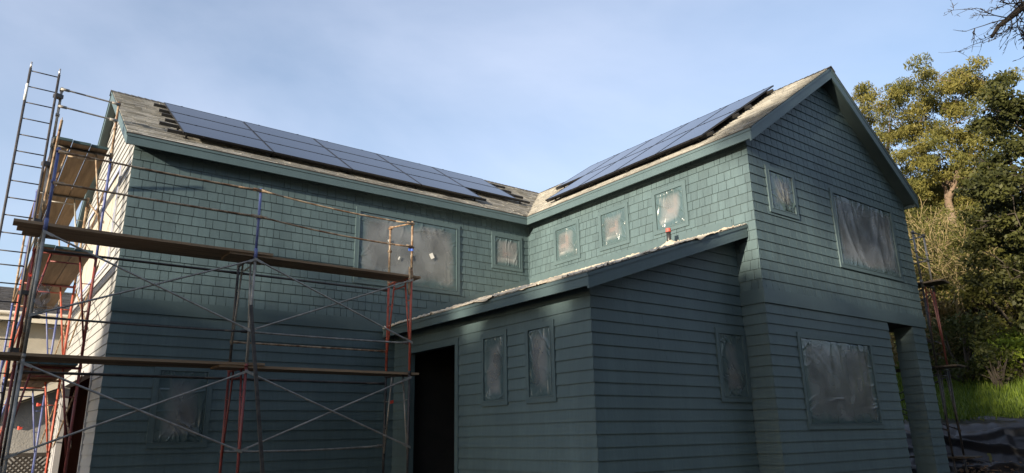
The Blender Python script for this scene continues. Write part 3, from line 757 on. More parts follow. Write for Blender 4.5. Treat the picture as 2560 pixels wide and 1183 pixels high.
mb = MB(); mb.tube((FX[2],FY0,5.18),(FX[2],FY0,5.26),TR+.006,n=12); mb.obox((FX[2]-.05,FY0-.01,5.22),(.035,0,0),(0,.004,0),(0,0,.045)); mb.build('tape_wrap','tape_blue',sf)
mb = MB(); mb.obox((6.56,12.5,2.28),(.035,0,.01),(0,.006,0),(0,0,.03)); mb.build('flag','tape_red',sf)
mb = MB(); mb.box((FX[2]-.05,FY0-.03,4.30),(FX[2]-.03,FY0+.03,4.85)); mb.build('toe_cleat','rust',sf)
# clear plastic scrap caught on the post beside the house corner
sv = []; sfc = []; rr = random.Random(5)
for i in range(13):
    for j in range(9):
        sv.append((.56+.02+.16*(j/8)+.02*math.sin(i*.9+j), 12.0-.06+.05*math.sin(i*1.3)+.03*math.sin(j*2.1+i), 3.40+.40*(i/12)+.03*math.sin(j*1.2)))
for i in range(12):
    for j in range(8): k = i*9+j; sfc.append([k,k+1,k+10,k+9])
so = mesh_obj('plastic_scrap', sv, sfc, 'film', sf, True, attr='spray', pointattr=[.05]*len(sv))

# scaffold along the primed gable wall
GY = (14.2, 17.25, 20.3); GX0, GX1 = .56, 1.49
sg = tag(empty('scaffold', (GX0, GY[0], GZ)), 'tall three-level scaffold of mixed tubes along the cream gable wall', 'scaffold')
GM = {(0,0):('redtube','redtube','redtube','redtube'), (0,1):('redtube','redtube','redtube','redtube'), (0,2):('galv','bluetube','darktube','rust'),
      (1,0):('bluetube','orangetube','rust','orangetube'), (1,1):('orangetube','orangetube','redtube','orangetube'), (1,2):('bluetube','rust','darktube','galv'),
      (2,0):('bluetube','bluetube','darktube','bluetube'), (2,1):('bluetube','bluetube','rust','bluetube'), (2,2):('rust','rust','darktube','rust')}
LV = (2.90-1.93, 2.90, 4.85, 6.80)
for i, y in enumerate(GY):
    for l in range(3): scaf_frame(sg, (GX0,y), (1,0,0), GX1-GX0, LV[l], LV[l+1], GM[(i,l)], foot=(GZ+.03 if l == 0 else None))
gpost(sg, GX0, GY[0], LV[3], 7.88, 'galv'); gpost(sg, GX1, GY[0], LV[3], 7.86, 'rust'); 
grail(sg, (GX0,GY[0]-.03,7.84), (GX1,GY[0]-.03,7.80), 'galv', 0); grail(sg, (GX0,GY[0]-.03,7.50), (GX1,GY[0]-.03,7.46), 'galv', 0)
for i in range(2):
    for l in range(3):
        if l == 0: xbrace(sg, (GX0,GY[i],0), (GX0,GY[i+1],0), LV[l+1]-1.33, LV[l+1]-.12, 'galv', (-.035,0,0))
        xbrace(sg, (GX1,GY[i],0), (GX1,GY[i+1],0), LV[l+1]-1.33, LV[l+1]-.12, 'rust', (.035,0,0))
grail(sg, (.60,13.35,6.92), (.58,14.15,5.55), 'rust', 0, .022, 'loose_brace')
for x, z in ((.56,4.35),(1.18,2.35),(.93,1.9)):
    y = GY[0] if x < .6 else GY[1]
    mb = MB(); mb.tube((x,y,z),(x,y,z+.06),TR+.004,n=10); mb.obox((x+.02,y-.03,z+.02),(.03,0,.01),(0,.004,0),(0,0,.02)); mb.build('flag','tape_red',sg)

# scaffold behind the right corner of the house
RXs = (18.45, 19.05); RYs = (7.5, 10.5); RLv = (-1.0+1.95, 3.02, 5.06)
sr = tag(empty('scaffold', (RXs[0], RYs[0], GZ)), 'narrow scaffold tower with a red upper leg past the right corner of the house', 'scaffold')
for i, y in enumerate(RYs):
    scaf_frame(sr, (RXs[0],y), (1,0,0), RXs[1]-RXs[0], RLv[0], RLv[1], ('darktube','darktube','darktube','darktube'))
    scaf_frame(sr, (RXs[0],y), (1,0,0), RXs[1]-RXs[0], RLv[1], RLv[2], ('darktube','dullred','darktube','dullred'))
    scaf_frame(sr, (RXs[0],y), (1,0,0), RXs[1]-RXs[0], .36, RLv[0], ('darktube','darktube','darktube','darktube'), inner=False, foot=.33)
    gpost(sr, RXs[1], y, RLv[2], 6.42, 'galv'); gpost(sr, RXs[0], y, RLv[2], 6.42, 'galv')
for z in (6.36, 5.72):
    grail(sr, (RXs[1],RYs[0],z), (RXs[1],RYs[1],z), 'galv', .02); grail(sr, (RXs[0],RYs[0]-.02,z), (RXs[1],RYs[0]-.02,z), 'galv', 0)
for z0, z1 in ((1.55,2.85),(3.6,4.9)): xbrace(sr, (RXs[1],RYs[0],0), (RXs[1],RYs[1],0), z0, z1, 'darktube', (.035,0,0)); xbrace(sr, (RXs[0],RYs[0],0), (RXs[0],RYs[1],0), z0, z1, 'darktube', (-.035,0,0))

# planks ------------------------------------------------------------
def plank(p, dirv, L, w, t, label, group, yaw=0.0, ends=False, warp=.0, mat=None):
    d = Vector(dirv).normalized(); s = Vector((-d.y, d.x, 0)); p = Vector(p)
    o = empty('plank', p); tag(o, label, 'plank', group)
    tone = random.uniform(.75,1.2)
    mb = MB(); n = 6
    for k in range(n):
        a = p + d*(L*k/n); b = p + d*(L*(k+1)/n)
        c = (a+b)/2 + Vector((0,0,t/2))
        za = warp*math.sin(math.pi*k/n); zb = warp*math.sin(math.pi*(k+1)/n)
        mb.obox(c + Vector((0,0,-(za+zb)/2)), (b-a)/2 + Vector((0,0,-(zb-za)/2)), s*(w/2), Vector((0,0,t/2)), tone)
    mb.build('board', mat or ('plank' if abs(d.x) > abs(d.y) else 'plank_y'), o, tone=True)
    if ends:
        for e_ in (p - d*.002, p + d*(L+.002)):
            mb = MB(); mb.obox(e_ + Vector((0,0,t/2)), d*.02, s*(w/2+.002), Vector((0,0,t/2+.002))); mb.build('painted_end', 'plank_end', o)
    return o
pt = .042
LEVN = {0:'lower', 1:'upper'}
for l, z in ((0, ZL1-.02), (1, ZL2-.02)):
    g = f'planks on the {LEVN[l]} deck of the front scaffold'
    for k in range(3):
        x0 = (.17, .23, .31)[k] if l else (-.9,-.8,-.95)[k]
        plank((x0, FY0-.05+.17+.27*k, z), (1,0,0), (FX[1]+.30+(.0,-.05,.04)[k])-x0, .262, pt,
              f"brown scaffold plank on the {LEVN[l]} deck before the green wall, left bay, {('outermost','middle','nearest the wall')[k]}", g, warp=.012)
    for k in range(2):
        x0 = FX[1]-.42
        plank((x0, FY0-.02+.17+.275*k, z + (-pt-.002 if False else 0) - .0 + (0.0)), (1,0,0), FX[2]+.22-x0, .268, pt,
              f"brown scaffold plank on the {LEVN[l]} deck before the green wall, right bay, {('outer','inner')[k]} one", g, warp=.0) .location.z += -pt-.004
LV3 = {1:'lowest', 2:'middle', 3:'top'}
for l in (1,2,3):
    g = f'planks on the {LV3[l]} deck beside the cream gable wall'
    for b in range(2):
        for k in range(3):
            y0 = (13.93,13.96,13.99)[k] if b == 0 else 16.95
            L = 3.45 if b == 0 else 3.6
            plank((.70+.285*k+(.02 if l == 1 else 0), y0, LV[l]-.02+(pt+.003 if b else 0)), (0,1,0), L, .272, pt,
                  f"brown scaffold plank beside the cream gable wall, {LV3[l]} deck, {('front','rear')[b]} bay, {('outermost','middle','nearest the wall')[k]}", g, ends=(b == 0), warp=.006)
RN = {0:'knee-high', 1:'middle', 2:'top'}
for l in range(3):
    for k in range(2):
        plank((18.50+.30*k+.02, 7.02+.05*k, RLv[l]-.02), (0,1,0), 3.9, .27, pt,
              f"dark plank on the {RN[l]} deck of the scaffold past the house's right corner, {('inner','outer')[k]} one", 'planks of the scaffold past the right corner', mat='oakbark')

# access ladder clamped beside the gable scaffold
lad = tag(empty('scaffold_ladder', (.26, 14.1, GZ)), 'tall black access ladder with silver tips at the far left of the scaffold', 'ladder')
LX0, LX1, LY = .045, .477, 14.06
for x in (LX0, LX1):
    mb = MB(); mb.tube((x,LY,GZ),(x,LY,8.05),.021,n=12); mb.build('stile','darktube',lad,True)
    mb = MB(); mb.tube((x,LY,8.05),(x,LY,8.17),.016,n=12); mb.build('spigot','steel',lad,True)
mb = MB(); mb.tube((LX0-.004,LY-.004,7.42),(LX0-.004,LY-.004,7.74),.022,n=12); mb.build('sleeve','white',lad,True)
z = 8.0; k = 0
while z > .5:
    mb = MB(); mb.tube((LX0,LY,z),(LX1,LY,z),.011,n=8); mb.build('rung','darktube',lad,True)
    k += 1; z -= .305 if k % 6 else .235
for z in (7.66, 6.35, 5.3, 4.05, 3.1):
    mb = MB(); mb.obox((.52,LY+.06,z),(.06,.03,0),(-.02,.05,0),(0,0,.035)); mb.build('clamp','darktube',lad)
# leaning pole
mb = MB(); mb.obox(Vector((3.75,11.62,2.0)), Vector((.245,-.06,-1.75)), Vector((.026,0,.003)), Vector((0,.02,0)))
tag(mb.build('pole','darktube'), 'slim dark blue pole standing in front of the middle scaffold post', 'pole')

# ------------------------------------------------------------------ neighbouring house and lattice
nb = tag(empty('neighbor_house', (0, 28, .3)), 'cream stucco neighbouring house with a grey shingle roof beyond the scaffold', 'house')
mb = MB(); mb.box((-6,26.5,.2),(9,34,5.25)); mb.build('wall','nwall',nb)
mb = MB(); mb.box((-6.4,26.0,5.22),(9.4,26.12,5.45)); mb.tube((-6.4,25.95,5.47),(9.4,25.95,5.47),.06,n=10); mb.build('gutter','nfascia',nb)
mb = MB(); pn = Plane((0,26.0,5.45),(1,0,0),Vector((0,1,.36)).normalized(),Vector((0,-.36,1)).normalized())
siding(mb, pn, [(-6.4,0),(9.4,0),(5.2,4.6),(-2.2,4.6)], [], 0, 4.6, .15, 'tab', .02, .003, gap=.01, wr=(.25,.5), jit=.3)
mb.poly([(-6.4,26,5.45),(-2.2,30.33,7.0),(-2.2,31,7.0),(-6.4,34.5,5.45)]); mb.poly([(9.4,26,5.45),(9.4,34.5,5.45),(5.2,31,7.0),(5.2,30.33,7.0)]); mb.poly([(-6.4,34.5,5.45),(-2.2,31,7.0),(5.2,31,7.0),(9.4,34.5,5.45)]); mb.poly([(-2.2,30.33,7.0),(5.2,30.33,7.0),(5.2,31,7.0),(-2.2,31,7.0)])
mb.build('roof','nroof',nb,tone=True)
ax = tag(empty('garden_outbuilding', (2, 24, .3)), 'low grey rough-stucco outbuilding with a pale sloping eave behind the scaffold', 'outbuilding')
mb = MB(); mb.poly([(.4,23.6,.2),(4.4,23.6,.2),(4.4,23.6,3.1),(2.0,23.6,3.05),(.4,23.6,2.35)]); mb.poly([(.4,23.6,.2),(.4,23.6,2.35),(.4,25.5,2.35),(.4,25.5,.2)]); mb.poly([(.4,25.5,.2),(.4,25.5,2.35),(2,25.5,3.05),(4.4,25.5,3.1),(4.4,25.5,.2)]); mb.build('wall','ngrey',ax)
mb = MB(); mb.obox((1.12,24.5,2.80),(1.05,0,.46),(0,1.25,0),(-.03,0,.07)); mb.obox((3.2,24.5,3.24),(1.15,0,.03),(0,1.25,0),(0,0,.07)); mb.build('roof','nfascia',ax)
lt = MB()
for k in range(-20, 40):
    x = .35 + k*.12
    for s in (1,-1):
        a = Vector((x, 21.9+.02*s, .35)); b = Vector((x+s*1.0, 21.9+.02*s, 1.35))
        if min(a.x,b.x) > .3 and max(a.x,b.x) < 2.6: lt.obox((a+b)/2, (b-a)/2, Vector((0,.006,0)), Vector((-(b-a).z,0,(b-a).x)).normalized()*.022)
lt.box((.3,21.86,1.32),(2.65,21.95,1.42)); lt.box((.3,21.86,.32),(2.65,21.95,.40)); lt.box((.3,21.86,.4),(.38,21.95,1.32)); lt.box((2.57,21.86,.4),(2.65,21.95,1.32))
tag(lt.build('lattice_panel','lattice'), 'dark diamond lattice panel at the foot of the grey outbuilding', 'lattice panel')

# ------------------------------------------------------------------ ground
def smooth(a, b, x): t = min(1, max(0, (x-a)/(b-a))); return t*t*(3-2*t)
def hgt(x, y):
    z = GZ*smooth(2, 7, y + max(0, x-8)*.6)
    z += 1.40*smooth(20.0, 21.9, x)
    if x > 21.9: z += (min(x,37)-21.9)*.29 + .25*math.sin(x*.35+1)*math.sin(y*.3)*smooth(22,30,x)
    if x > 37: z += (x-37)*.08
    return z
xs = np.unique(np.concatenate([np.linspace(-150,-8,24), np.linspace(-8,19.5,30), np.linspace(19.5,23,22), np.linspace(23,60,60), np.linspace(60,170,20)]))
ys = np.unique(np.concatenate([np.linspace(-120,-12,20), np.linspace(-12,32,70), np.linspace(32,150,20)]))
gv = [(float(x), float(y), hgt(float(x), float(y))) for x in xs for y in ys]; gf = []
ny = len(ys)
for i in range(len(xs)-1):
    for j in range(ny-1): k = i*ny+j; gf.append([k, k+ny, k+ny+1, k+1])
tag(mesh_obj('ground', gv, gf, 'ground', None, True), kind='structure')
# black plastic sheet over the cut bank
tv = []; tf = []; nu, nv = 240, 130; r_ = random.Random(8)
TF = np.array([(r_.uniform(-.5,13), r_.uniform(-.3,3), r_.gauss(.9,.45), r_.uniform(.8,3.0), r_.uniform(.06,.22), r_.uniform(.015,.06)*r_.choice((1,1,-.7))) for _ in range(90)]
            + [(r_.uniform(2,11), r_.uniform(1.0,2.2), r_.gauss(.05,.12), r_.uniform(2,4.5), r_.uniform(.05,.12), r_.uniform(.10,.20)) for _ in range(9)])
for i in range(nu):
    y = 0 + 13*i/(nu-1)
    for j in range(nv):
        w = 3.0*j/(nv-1); x = 19.55 + .92*w
        t = (y-TF[:,0])*np.cos(TF[:,2]) + (w-TF[:,1])*np.sin(TF[:,2]); q = -(y-TF[:,0])*np.sin(TF[:,2]) + (w-TF[:,1])*np.cos(TF[:,2])
        h = float(np.sum(TF[:,5]*np.clip(1-np.abs(q)/TF[:,4],0,1)*np.clip(1-(t/TF[:,3])**2,0,1)))
        h = max(-.04, min(.28, h))
        tv.append((x - .55*h, y, hgt(x, y) + .05 + .75*h))
for i in range(nu-1):
    for j in range(nv-1): k = i*nv+j; tf.append([k, k+nv, k+nv+1, k+1])
tag(mesh_obj('tarp', tv, tf, 'tarp', None, True), 'black plastic sheet draped in folds over the earth bank right of the house', 'tarp')
# wood chips at the foot of the bank
mb = MB(); rr = random.Random(9)
for k in range(1500):
    x = rr.uniform(18.2,20.6); y = rr.uniform(4.5,8.2); z = hgt(x,y) + rr.uniform(.0,.10) + .12*smooth(18.6,20.0,x)
    a = Vector((rr.gauss(0,1),rr.gauss(0,1),rr.gauss(0,.4))).normalized(); b = a.orthogonal().normalized()
    mb.obox((x,y,z), a*rr.uniform(.02,.06), b*rr.uniform(.008,.02), a.cross(b)*.005, rr.uniform(.5,1.5))
tag(mb.build('wood_chips','mulch',tone=True), 'heap of brown wood chips on the soil below the black plastic', 'wood chips', kind='stuff')

# ------------------------------------------------------------------ vegetation
def quads_obj(name, cen, a, b, mat, parent=None, tone=None, sizes=None):
    """leaf quads: centres (n,3), half-axes a, b (n,3)"""
    n = len(cen); V = np.empty((n,4,3), np.float32)
    V[:,0] = cen - a - b*.25; V[:,1] = cen - b*.0 + b; V[:,2] = cen + a + b*.25; V[:,3] = cen - b
    me = bpy.data.meshes.new(name); me.vertices.add(n*4); me.vertices.foreach_set('co', V.ravel())
    me.loops.add(n*4); me.loops.foreach_set('vertex_index', np.arange(n*4, dtype=np.int32))
    me.polygons.add(n); me.polygons.foreach_set('loop_start', np.arange(0, n*4, 4, dtype=np.int32)); me.polygons.foreach_set('loop_total', np.full(n, 4, np.int32))
    me.materials.append(M[mat]); me.update(calc_edges=True); me.validate()
    at = me.color_attributes.new('tone', 'FLOAT_COLOR', 'CORNER'); arr = np.ones((n*4,4), np.float32)
    t = rng.random(n) if tone is None else tone
    arr[:,:3] = np.repeat(t, 4)[:,None]; at.data.foreach_set('color', arr.ravel())
    o = bpy.data.objects.new(name, me); COL.objects.link(o)
    if parent is not None: o.parent = parent; o.location = -parent_loc(parent)
    return o
def rand_dirs(n):
    v = rng.normal(size=(n,3)); return v/np.linalg.norm(v,axis=1,keepdims=True)
def clumps(centers, radii, per, size, droop=0.0, flat=.7, aspect=.35):
    cs, aa, bb, tt = [], [], [], []
    for c, r in zip(centers, radii):
        n = max(4, int(per*r*r)); d = rand_dirs(n); rad = rng.random(n)**.45
        p = np.array(c) + d*rad[:,None]*r*np.array([1,1,flat])
        a = rand_dirs(n); a[:,2] -= droop; a /= np.linalg.norm(a,axis=1,keepdims=True)
        b = np.cross(a, rand_dirs(n)); b /= np.linalg.norm(b,axis=1,keepdims=True)
        s = size*rng.uniform(.6,1.4,n)
        cs.append(p); aa.append(a*s[:,None]); bb.append(b*s[:,None]*aspect)
        tt.append(np.clip(rng.uniform(.0,1.0) * .6 + rng.random(n)*.4, 0, 1))
    return np.concatenate(cs), np.concatenate(aa), np.concatenate(bb), np.concatenate(tt)
def grow(mb, p, d, L, r, depth, tips, rnd, spread=.6, up=.1, seg=4, kids=(2,3), shrink=.72, minr=.008, wob=.18):
    """recursive limb; collects tip points"""
    p = Vector(p); d = Vector(d).normalized(); pts = [p.copy()]; rs = [r]
    for k in range(seg):
        d = (d + Vector((rnd.gauss(0,wob), rnd.gauss(0,wob), rnd.gauss(0,wob)+up*.3))).normalized()
        p = p + d*(L/seg); pts.append(p.copy()); rs.append(max(minr, r*(1-.45*(k+1)/seg)))
    mb.path(pts, rs, 7 if r > .05 else 5)
    if depth == 0: tips.append(p); return
    for k in range(rnd.randint(*kids)):
        a = d.orthogonal().normalized(); a.rotate(Matrix.Rotation(rnd.random()*6.28, 3, d))
        nd = (d + a*rnd.uniform(spread*.5, spread*1.3) + Vector((0,0,up))).normalized()
        st = pts[rnd.choice([-1,-1,-2])]
        grow(mb, st, nd, L*shrink*rnd.uniform(.75,1.2), max(minr, rs[-1]*rnd.uniform(.6,.85)), depth-1, tips, rnd, spread, up, seg, kids, shrink, minr, wob)
    if depth <= 2: tips.append(p)
def tree(name, loc, label, cat, group, seed, trunk, bark, leaf, clump_r, per, size, droop, kids=(2,3), depth=4, spread=.6, up=.25, L=3.0, r=.3, crown_filter=None, aspect=.35, shrink=.72, extra=()):
    rnd = random.Random(seed); t = empty(name, loc); tag(t, label, cat, group)
    mb = MB(); tips = []
    loc = Vector(loc); pts = [loc - Vector((0,0,.3))] + [loc + Vector(q) for q in trunk]; n = len(pts)
    mb.path(pts, [r*(1-.4*k/(n-1)) for k in range(n)], 10)
    for k in range(rnd.randint(3,4)):
        a = 2*math.pi*(k+rnd.random()*.6)/3.5
        grow(mb, pts[-1] if k % 2 == 0 else pts[-2].lerp(pts[-1], .5), Vector((math.cos(a)*spread, math.sin(a)*spread, 1)), L, r*.5, depth-1, tips, rnd, spread, up, kids=kids, shrink=shrink)
    mb.build('trunk', bark, t, True)
    cs = [tuple(q) for q in tips] + [tuple(loc + Vector(q)) for q in extra]
    if crown_filter: cs = [c for c in cs if crown_filter(c)]
    rd = [rnd.uniform(*clump_r) for _ in cs]
    cen, a, b, tn = clumps(cs, rd, per, size, droop, aspect=aspect)
    quads_obj('crown', cen, a, b, leaf, t, tn)
    return t
def crown_tree(name, loc, label, group, seed, trunk, r, pts, bark, leaf, rad, per, size, droop, aspect, sub=3, spread=.45, lr=.13):
    """trunk polyline, then limbs grown from the nearest wood out to each foliage clump"""
    rnd = random.Random(seed); t = empty(name, loc); tag(t, label, 'tree', group)
    mb = MB(); tp = [Vector(q) for q in trunk]; n = len(tp)
    mb.path(tp, [r*(1-.72*(k/(n-1))**1.3) for k in range(n)], 10)
    nodes = [(q, r*.5) for q in tp[n//2:]]; fork = tp[-1]
    for q in range(4):
        v = tp[n//2 + q % 2].copy(); a = q*1.7 + rnd.random(); dd = Vector((math.cos(a)*.55, math.sin(a)*.55, 1)).normalized(); ps = [v.copy()]; rs = [r*.55]
        for w in range(5):
            dd = (dd + Vector((rnd.gauss(0,.14), rnd.gauss(0,.14), .05))).normalized(); v = v + dd*(.55*r/.3); ps.append(v.copy()); rs.append(r*(.55-.08*(w+1))); nodes.append((v.copy(), rs[-1]))
        mb.path(ps, rs, 8)
    for c in sorted(pts, key=lambda c: (Vector(c)-fork).length):
        c = Vector(c); best = min(nodes, key=lambda q: (q[0]-c).length + .25*max(0, q[0].z-c.z+.3))
        p, pr = best; Ln = (c-p).length; k = max(2, int(Ln/.5)); ps = [p]; rr0 = min(pr*.8, lr*min(1, .25+Ln*.25)); rs = [rr0]
        for q in range(1, k+1):
            f = q/k; v = p.lerp(c, f) + Vector((rnd.gauss(0,.07), rnd.gauss(0,.07), .16*math.sin(f*math.pi)*Ln*.3 - .0))
            ps.append(v); rs.append(max(.012, rr0*(1-.7*f))); nodes.append((v, rs[-1]))
        mb.path(ps, rs, 6)
        for q in range(3):
            d = Vector((rnd.gauss(0,1), rnd.gauss(0,1), abs(rnd.gauss(0,.6)))).normalized()*spread*rnd.uniform(.6,1.3); mb.tube(ps[-1], ps[-1]+d, .014, .006, 4, False)
    mb.build('trunk', bark, t, True)
    cs, rd = [], []
    for c in pts:
        for q in range(sub):
            cs.append((c[0]+rnd.gauss(0,spread), c[1]+rnd.gauss(0,spread), c[2]+rnd.gauss(0,spread*.6))); rd.append(rnd.uniform(*rad))
    cen, a, b, tn = clumps(cs, rd, per, size, droop, flat=.62, aspect=aspect)
    quads_obj('crown', cen, a, b, leaf, t, tn)
    return t
EUC_A = [[34.67,14.04,17.2],[37.1,14.53,18.61],[36.83,13.95,18.94],[35.55,12.76,18.26],[37.68,12.84,19.15],[37.36,11.74,18.51],[35.72,10.83,17.66],[36.86,10.58,17.6],[37.59,10.73,17.1],[35.78,10.47,15.93],[37.34,11.38,17.3],[36.07,11.47,17.12],[37.76,12.71,18.27],[37.69,13.54,18.35],[37.88,14.79,18.2],[36.89,14.86,17.12],[35.96,15.01,16.04],[37.41,14.69,16.39],[37.87,14.2,17.1],[38.2,13.49,17.41],[36.08,11.94,16.37],[36.07,11.29,15.75],[38.82,11.48,16.32],[37.93,11.86,15.18],[37.56,12.37,15.74],[35.86,12.41,15.47],[36.97,13.74,15.78],[37.19,14.2,15.33],[36.98,14.94,15.22],[35.65,13.68,13.97],[35.29,12.91,13.8],[35.95,12.55,14.48],[36.81,12.03,14.06],[36.78,11.41,13.87],[35.94,10.7,13.88],[36.96,14.83,14.15],[37.46,14.38,13.77],[37.27,13.65,13.78],[38.29,14.0,13.49],[35.69,14.28,12.84],[35.8,11.51,12.77],[37.05,11.58,12.52],[37.9,14.13,13.21],[37.04,14.4,12.94]]
EUC_A += [[38.28,15.73,13.39],[38.96,15.05,13.03],[39.22,14.55,12.83],[36.39,14.95,12.35],[37.85,14.77,12.21],[37.17,13.8,11.86],[39.11,13.27,12.1],[37.53,12.04,11.78],[37.24,11.6,12.02],[37.64,12.46,11.44],[38.07,11.85,11.42],[38.81,13.33,11.64],[38.59,14.05,11.67],[37.13,14.59,11.8]]
EUC_B = [[41.71,19.21,21.77],[41.27,18.37,21.57],[42.72,18.33,21.7],[41.87,17.68,20.73],[40.79,18.54,20.42],[41.99,18.39,20.56],[43.03,19.21,20.34],[41.15,17.91,18.56],[42.47,18.33,17.72],[41.98,18.01,16.72],[42.1,18.64,16.18],[41.37,17.53,15.68],[42.9,20.11,20.93],[40.76,19.71,19.39]]
OAK = [[19.68,5.58,6.1],[19.64,6.16,6.54],[20.03,5.26,9.75],[22.7,6.26,6.55],[20.54,5.03,4.17],[21.38,6.31,7.64],[22.01,5.43,6.32],[21.34,5.67,8.73],[20.95,5.69,10.41],[20.66,4.64,9.15],[20.38,5.63,9.55],[21.22,5.38,8.86],[20.47,5.04,7.95],[22.07,5.44,4.53],[21.51,5.73,7.57],[21.46,5.19,10.02],[22.01,6.56,9.76],[22.59,5.92,8.32],[22.57,6.72,6.81],[21.53,6.84,8.34],[22.33,5.89,10.19],[20.75,6.81,6.13],[20.35,5.45,7.41],[20.29,6.5,6.53],[20.16,4.45,7.3],[21.22,6.61,5.61],[22.03,5.93,8.03],[19.87,6.1,7.61],[21.98,4.6,9.71],[19.76,5.37,4.0],[22.03,5.52,6.12],[21.02,6.02,7.13],[21.12,6.44,5.28],[22.42,5.03,7.25],[20.67,5.34,4.24],[20.56,5.29,8.57],[22.65,5.64,7.81],[20.12,4.89,6.13],[20.41,4.36,7.43],[19.72,6.2,7.47],[21.84,5.32,4.56],[20.43,5.44,9.29],[21.1,5.49,5.9],[21.11,6.65,7.14],[20.01,5.32,4.07],[20.59,5.15,6.7],[21.76,6.3,4.71],[22.39,4.85,7.69],[20.82,6.5,6.72],[22.65,5.13,10.5],[21.28,5.37,9.13],[22.73,5.56,7.97],[22.6,6.37,6.07],[21.9,5.19,8.19],[20.5,5.09,5.18],[21.67,6.2,6.47],[19.69,5.46,3.91],[22.55,5.58,7.52],[19.86,4.9,5.71],[21.58,5.78,4.31],[20.09,5.08,4.3],[20.37,5.27,4.88],[20.27,5.52,5.34],[21.31,6.77,5.33],[21.31,6.27,7.69],[22.49,6.78,7.84],[21.15,5.89,10.06],[22.03,5.93,5.05],[20.82,5.26,6.97],[19.84,5.12,8.11],[20.48,4.44,9.23],[21.03,5.34,5.36],[22.47,5.63,6.1],[20.82,5.84,9.5],[19.62,5.72,7.0],[21.03,4.79,6.43],[20.98,6.0,6.85],[21.51,6.52,4.88],[22.54,6.01,7.51],[20.91,4.41,9.36],[21.83,5.42,6.15],[20.17,4.65,7.24],[21.24,6.11,6.3],[21.7,5.59,4.87],[21.0,6.08,8.43],[22.59,6.33,9.44],[21.13,4.56,9.25],[19.87,5.63,7.66],[20.86,6.37,7.47],[22.8,5.02,8.6],[22.66,5.75,7.75],[20.24,6.18,8.17],[21.02,4.95,8.85],[20.59,4.8,7.61],[20.93,5.66,5.06]]
g0 = hgt(36.8,13.1)
crown_tree('eucalyptus_tree', (36.8,13.1,g0), 'tall golden green eucalyptus with a pale forking trunk on the slope, right of the gable', 'eucalyptus trees on the slope', 4,
     [(36.8,13.1,g0-.3),(36.75,13.05,8.5),(36.76,13.03,11.07),(36.74,13.08,12.3),(36.86,12.75,12.85),(36.93,12.5,13.7)], .25, EUC_A, 'bark', 'euc', (.38,.66), 800, .085, .9, .30, sub=5, spread=.55)
g0 = hgt(42.5,18.3)
crown_tree('eucalyptus_tree', (42.5,18.3,g0), 'eucalyptus crown showing just over the right slope of the gable roof', 'eucalyptus trees on the slope', 12,
     [(42.5,18.3,g0-.3),(42.4,18.4,10.0),(42.3,18.4,14.5),(42.2,18.3,17.0)], .28, EUC_B, 'bark', 'euc', (.38,.60), 900, .085, .9, .30)
g0 = hgt(21.6,4.9)
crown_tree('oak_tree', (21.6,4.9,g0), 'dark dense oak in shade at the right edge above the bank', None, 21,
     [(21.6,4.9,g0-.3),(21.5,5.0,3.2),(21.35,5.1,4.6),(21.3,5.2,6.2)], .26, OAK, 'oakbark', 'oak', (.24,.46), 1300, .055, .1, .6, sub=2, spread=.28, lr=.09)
def shrub(loc, label, leaf, rx, rz, n, per, size, seed, name='shrub', bark='oakbark', group='shrubs on the slope'):
    rnd = random.Random(seed); t = empty(name, loc); tag(t, label, 'shrub', group); loc = Vector(loc)
    mb = MB(); cs = []; rd = []
    for k in range(n):
        a = rnd.random()*6.28; q = rnd.random()**.5; zz = rnd.random()
        p = loc + Vector((math.cos(a)*rx*q*math.sqrt(1-.6*zz*zz), math.sin(a)*rx*q*math.sqrt(1-.6*zz*zz), .25 + rz*zz))
        cs.append(tuple(p)); rd.append(rnd.uniform(.28,.62)*min(1.3, rx/1.4))
        if k % 2 == 0: mb.path([loc+Vector((0,0,-.1)), loc.lerp(p,.5)+Vector((rnd.gauss(0,.1),rnd.gauss(0,.1),.1)), p], [.05,.03,.012], 5)
    mb.build('stem', bark, t)
    cen, a, b, tn = clumps(cs, rd, per, size, .2, aspect=.5); quads_obj('foliage', cen, a, b, leaf, t, tn)
    return t
sh = [((29.5,8.6),'shrub',1.9,4.0,80,300,.09,'yellow-green tall bush on the slope between the bare thicket and the dark oak'),
      ((31.5,10.9),'shrub',2.0,4.2,80,280,.09,'yellow-green bush on the slope behind the red scaffold leg'),
      ((26.6,9.9),'shrub_d',1.2,1.9,50,330,.075,'low dark green bush at the left end of the bright grass'),
      ((34.0,10.6),'shrub',2.1,5.2,80,260,.10,'tall olive bush below the eucalyptus trunk'),
      ((29.0,6.8),'shrub_d',1.5,2.4,60,320,.08,'dark low bush on the grass slope under the oak'),
      ((28.2,11.9),'dry',1.4,2.6,50,300,.08,'brown dry-leaved bush close behind the house corner'),
      ((33.0,8.3),'shrub_d',2.1,4.4,80,260,.10,'dark green bush behind the grass slope at the right edge'),
      ((33.6,12.6),'shrub',1.9,3.8,80,280,.09,'olive bush behind the leafless thicket'),
      ((36.0,14.6),'shrub_d',2.2,4.6,90,260,.10,'dark bush at the foot of the eucalyptus trunk'),
      ((35.5,11.2),'shrub',2.0,4.0,80,260,.10,'olive bush uphill of the thicket, right of the eucalyptus trunk'),
      ((25.6,8.7),'shrub_d',.8,1.1,34,360,.06,'small dark leafy bush standing in the bright grass'),
      ((26.9,8.3),'bright',1.3,.9,46,360,.07,'bright lime green leafy bush in the sun above the black plastic'),
      ((27.8,9.4),'bright',1.2,1.0,44,360,.07,'lime green leafy bush between the dark bushes above the grass'),
      ((30.3,9.6),'bright',1.0,1.0,36,360,.08,'bright lime green low bush at the top of the grass')]
for k, ((x,y), lf, rx, rz, n, per, sz, lab) in enumerate(sh): shrub((x,y,hgt(x,y)), lab, lf, rx, rz, n, per, sz, 100+k)
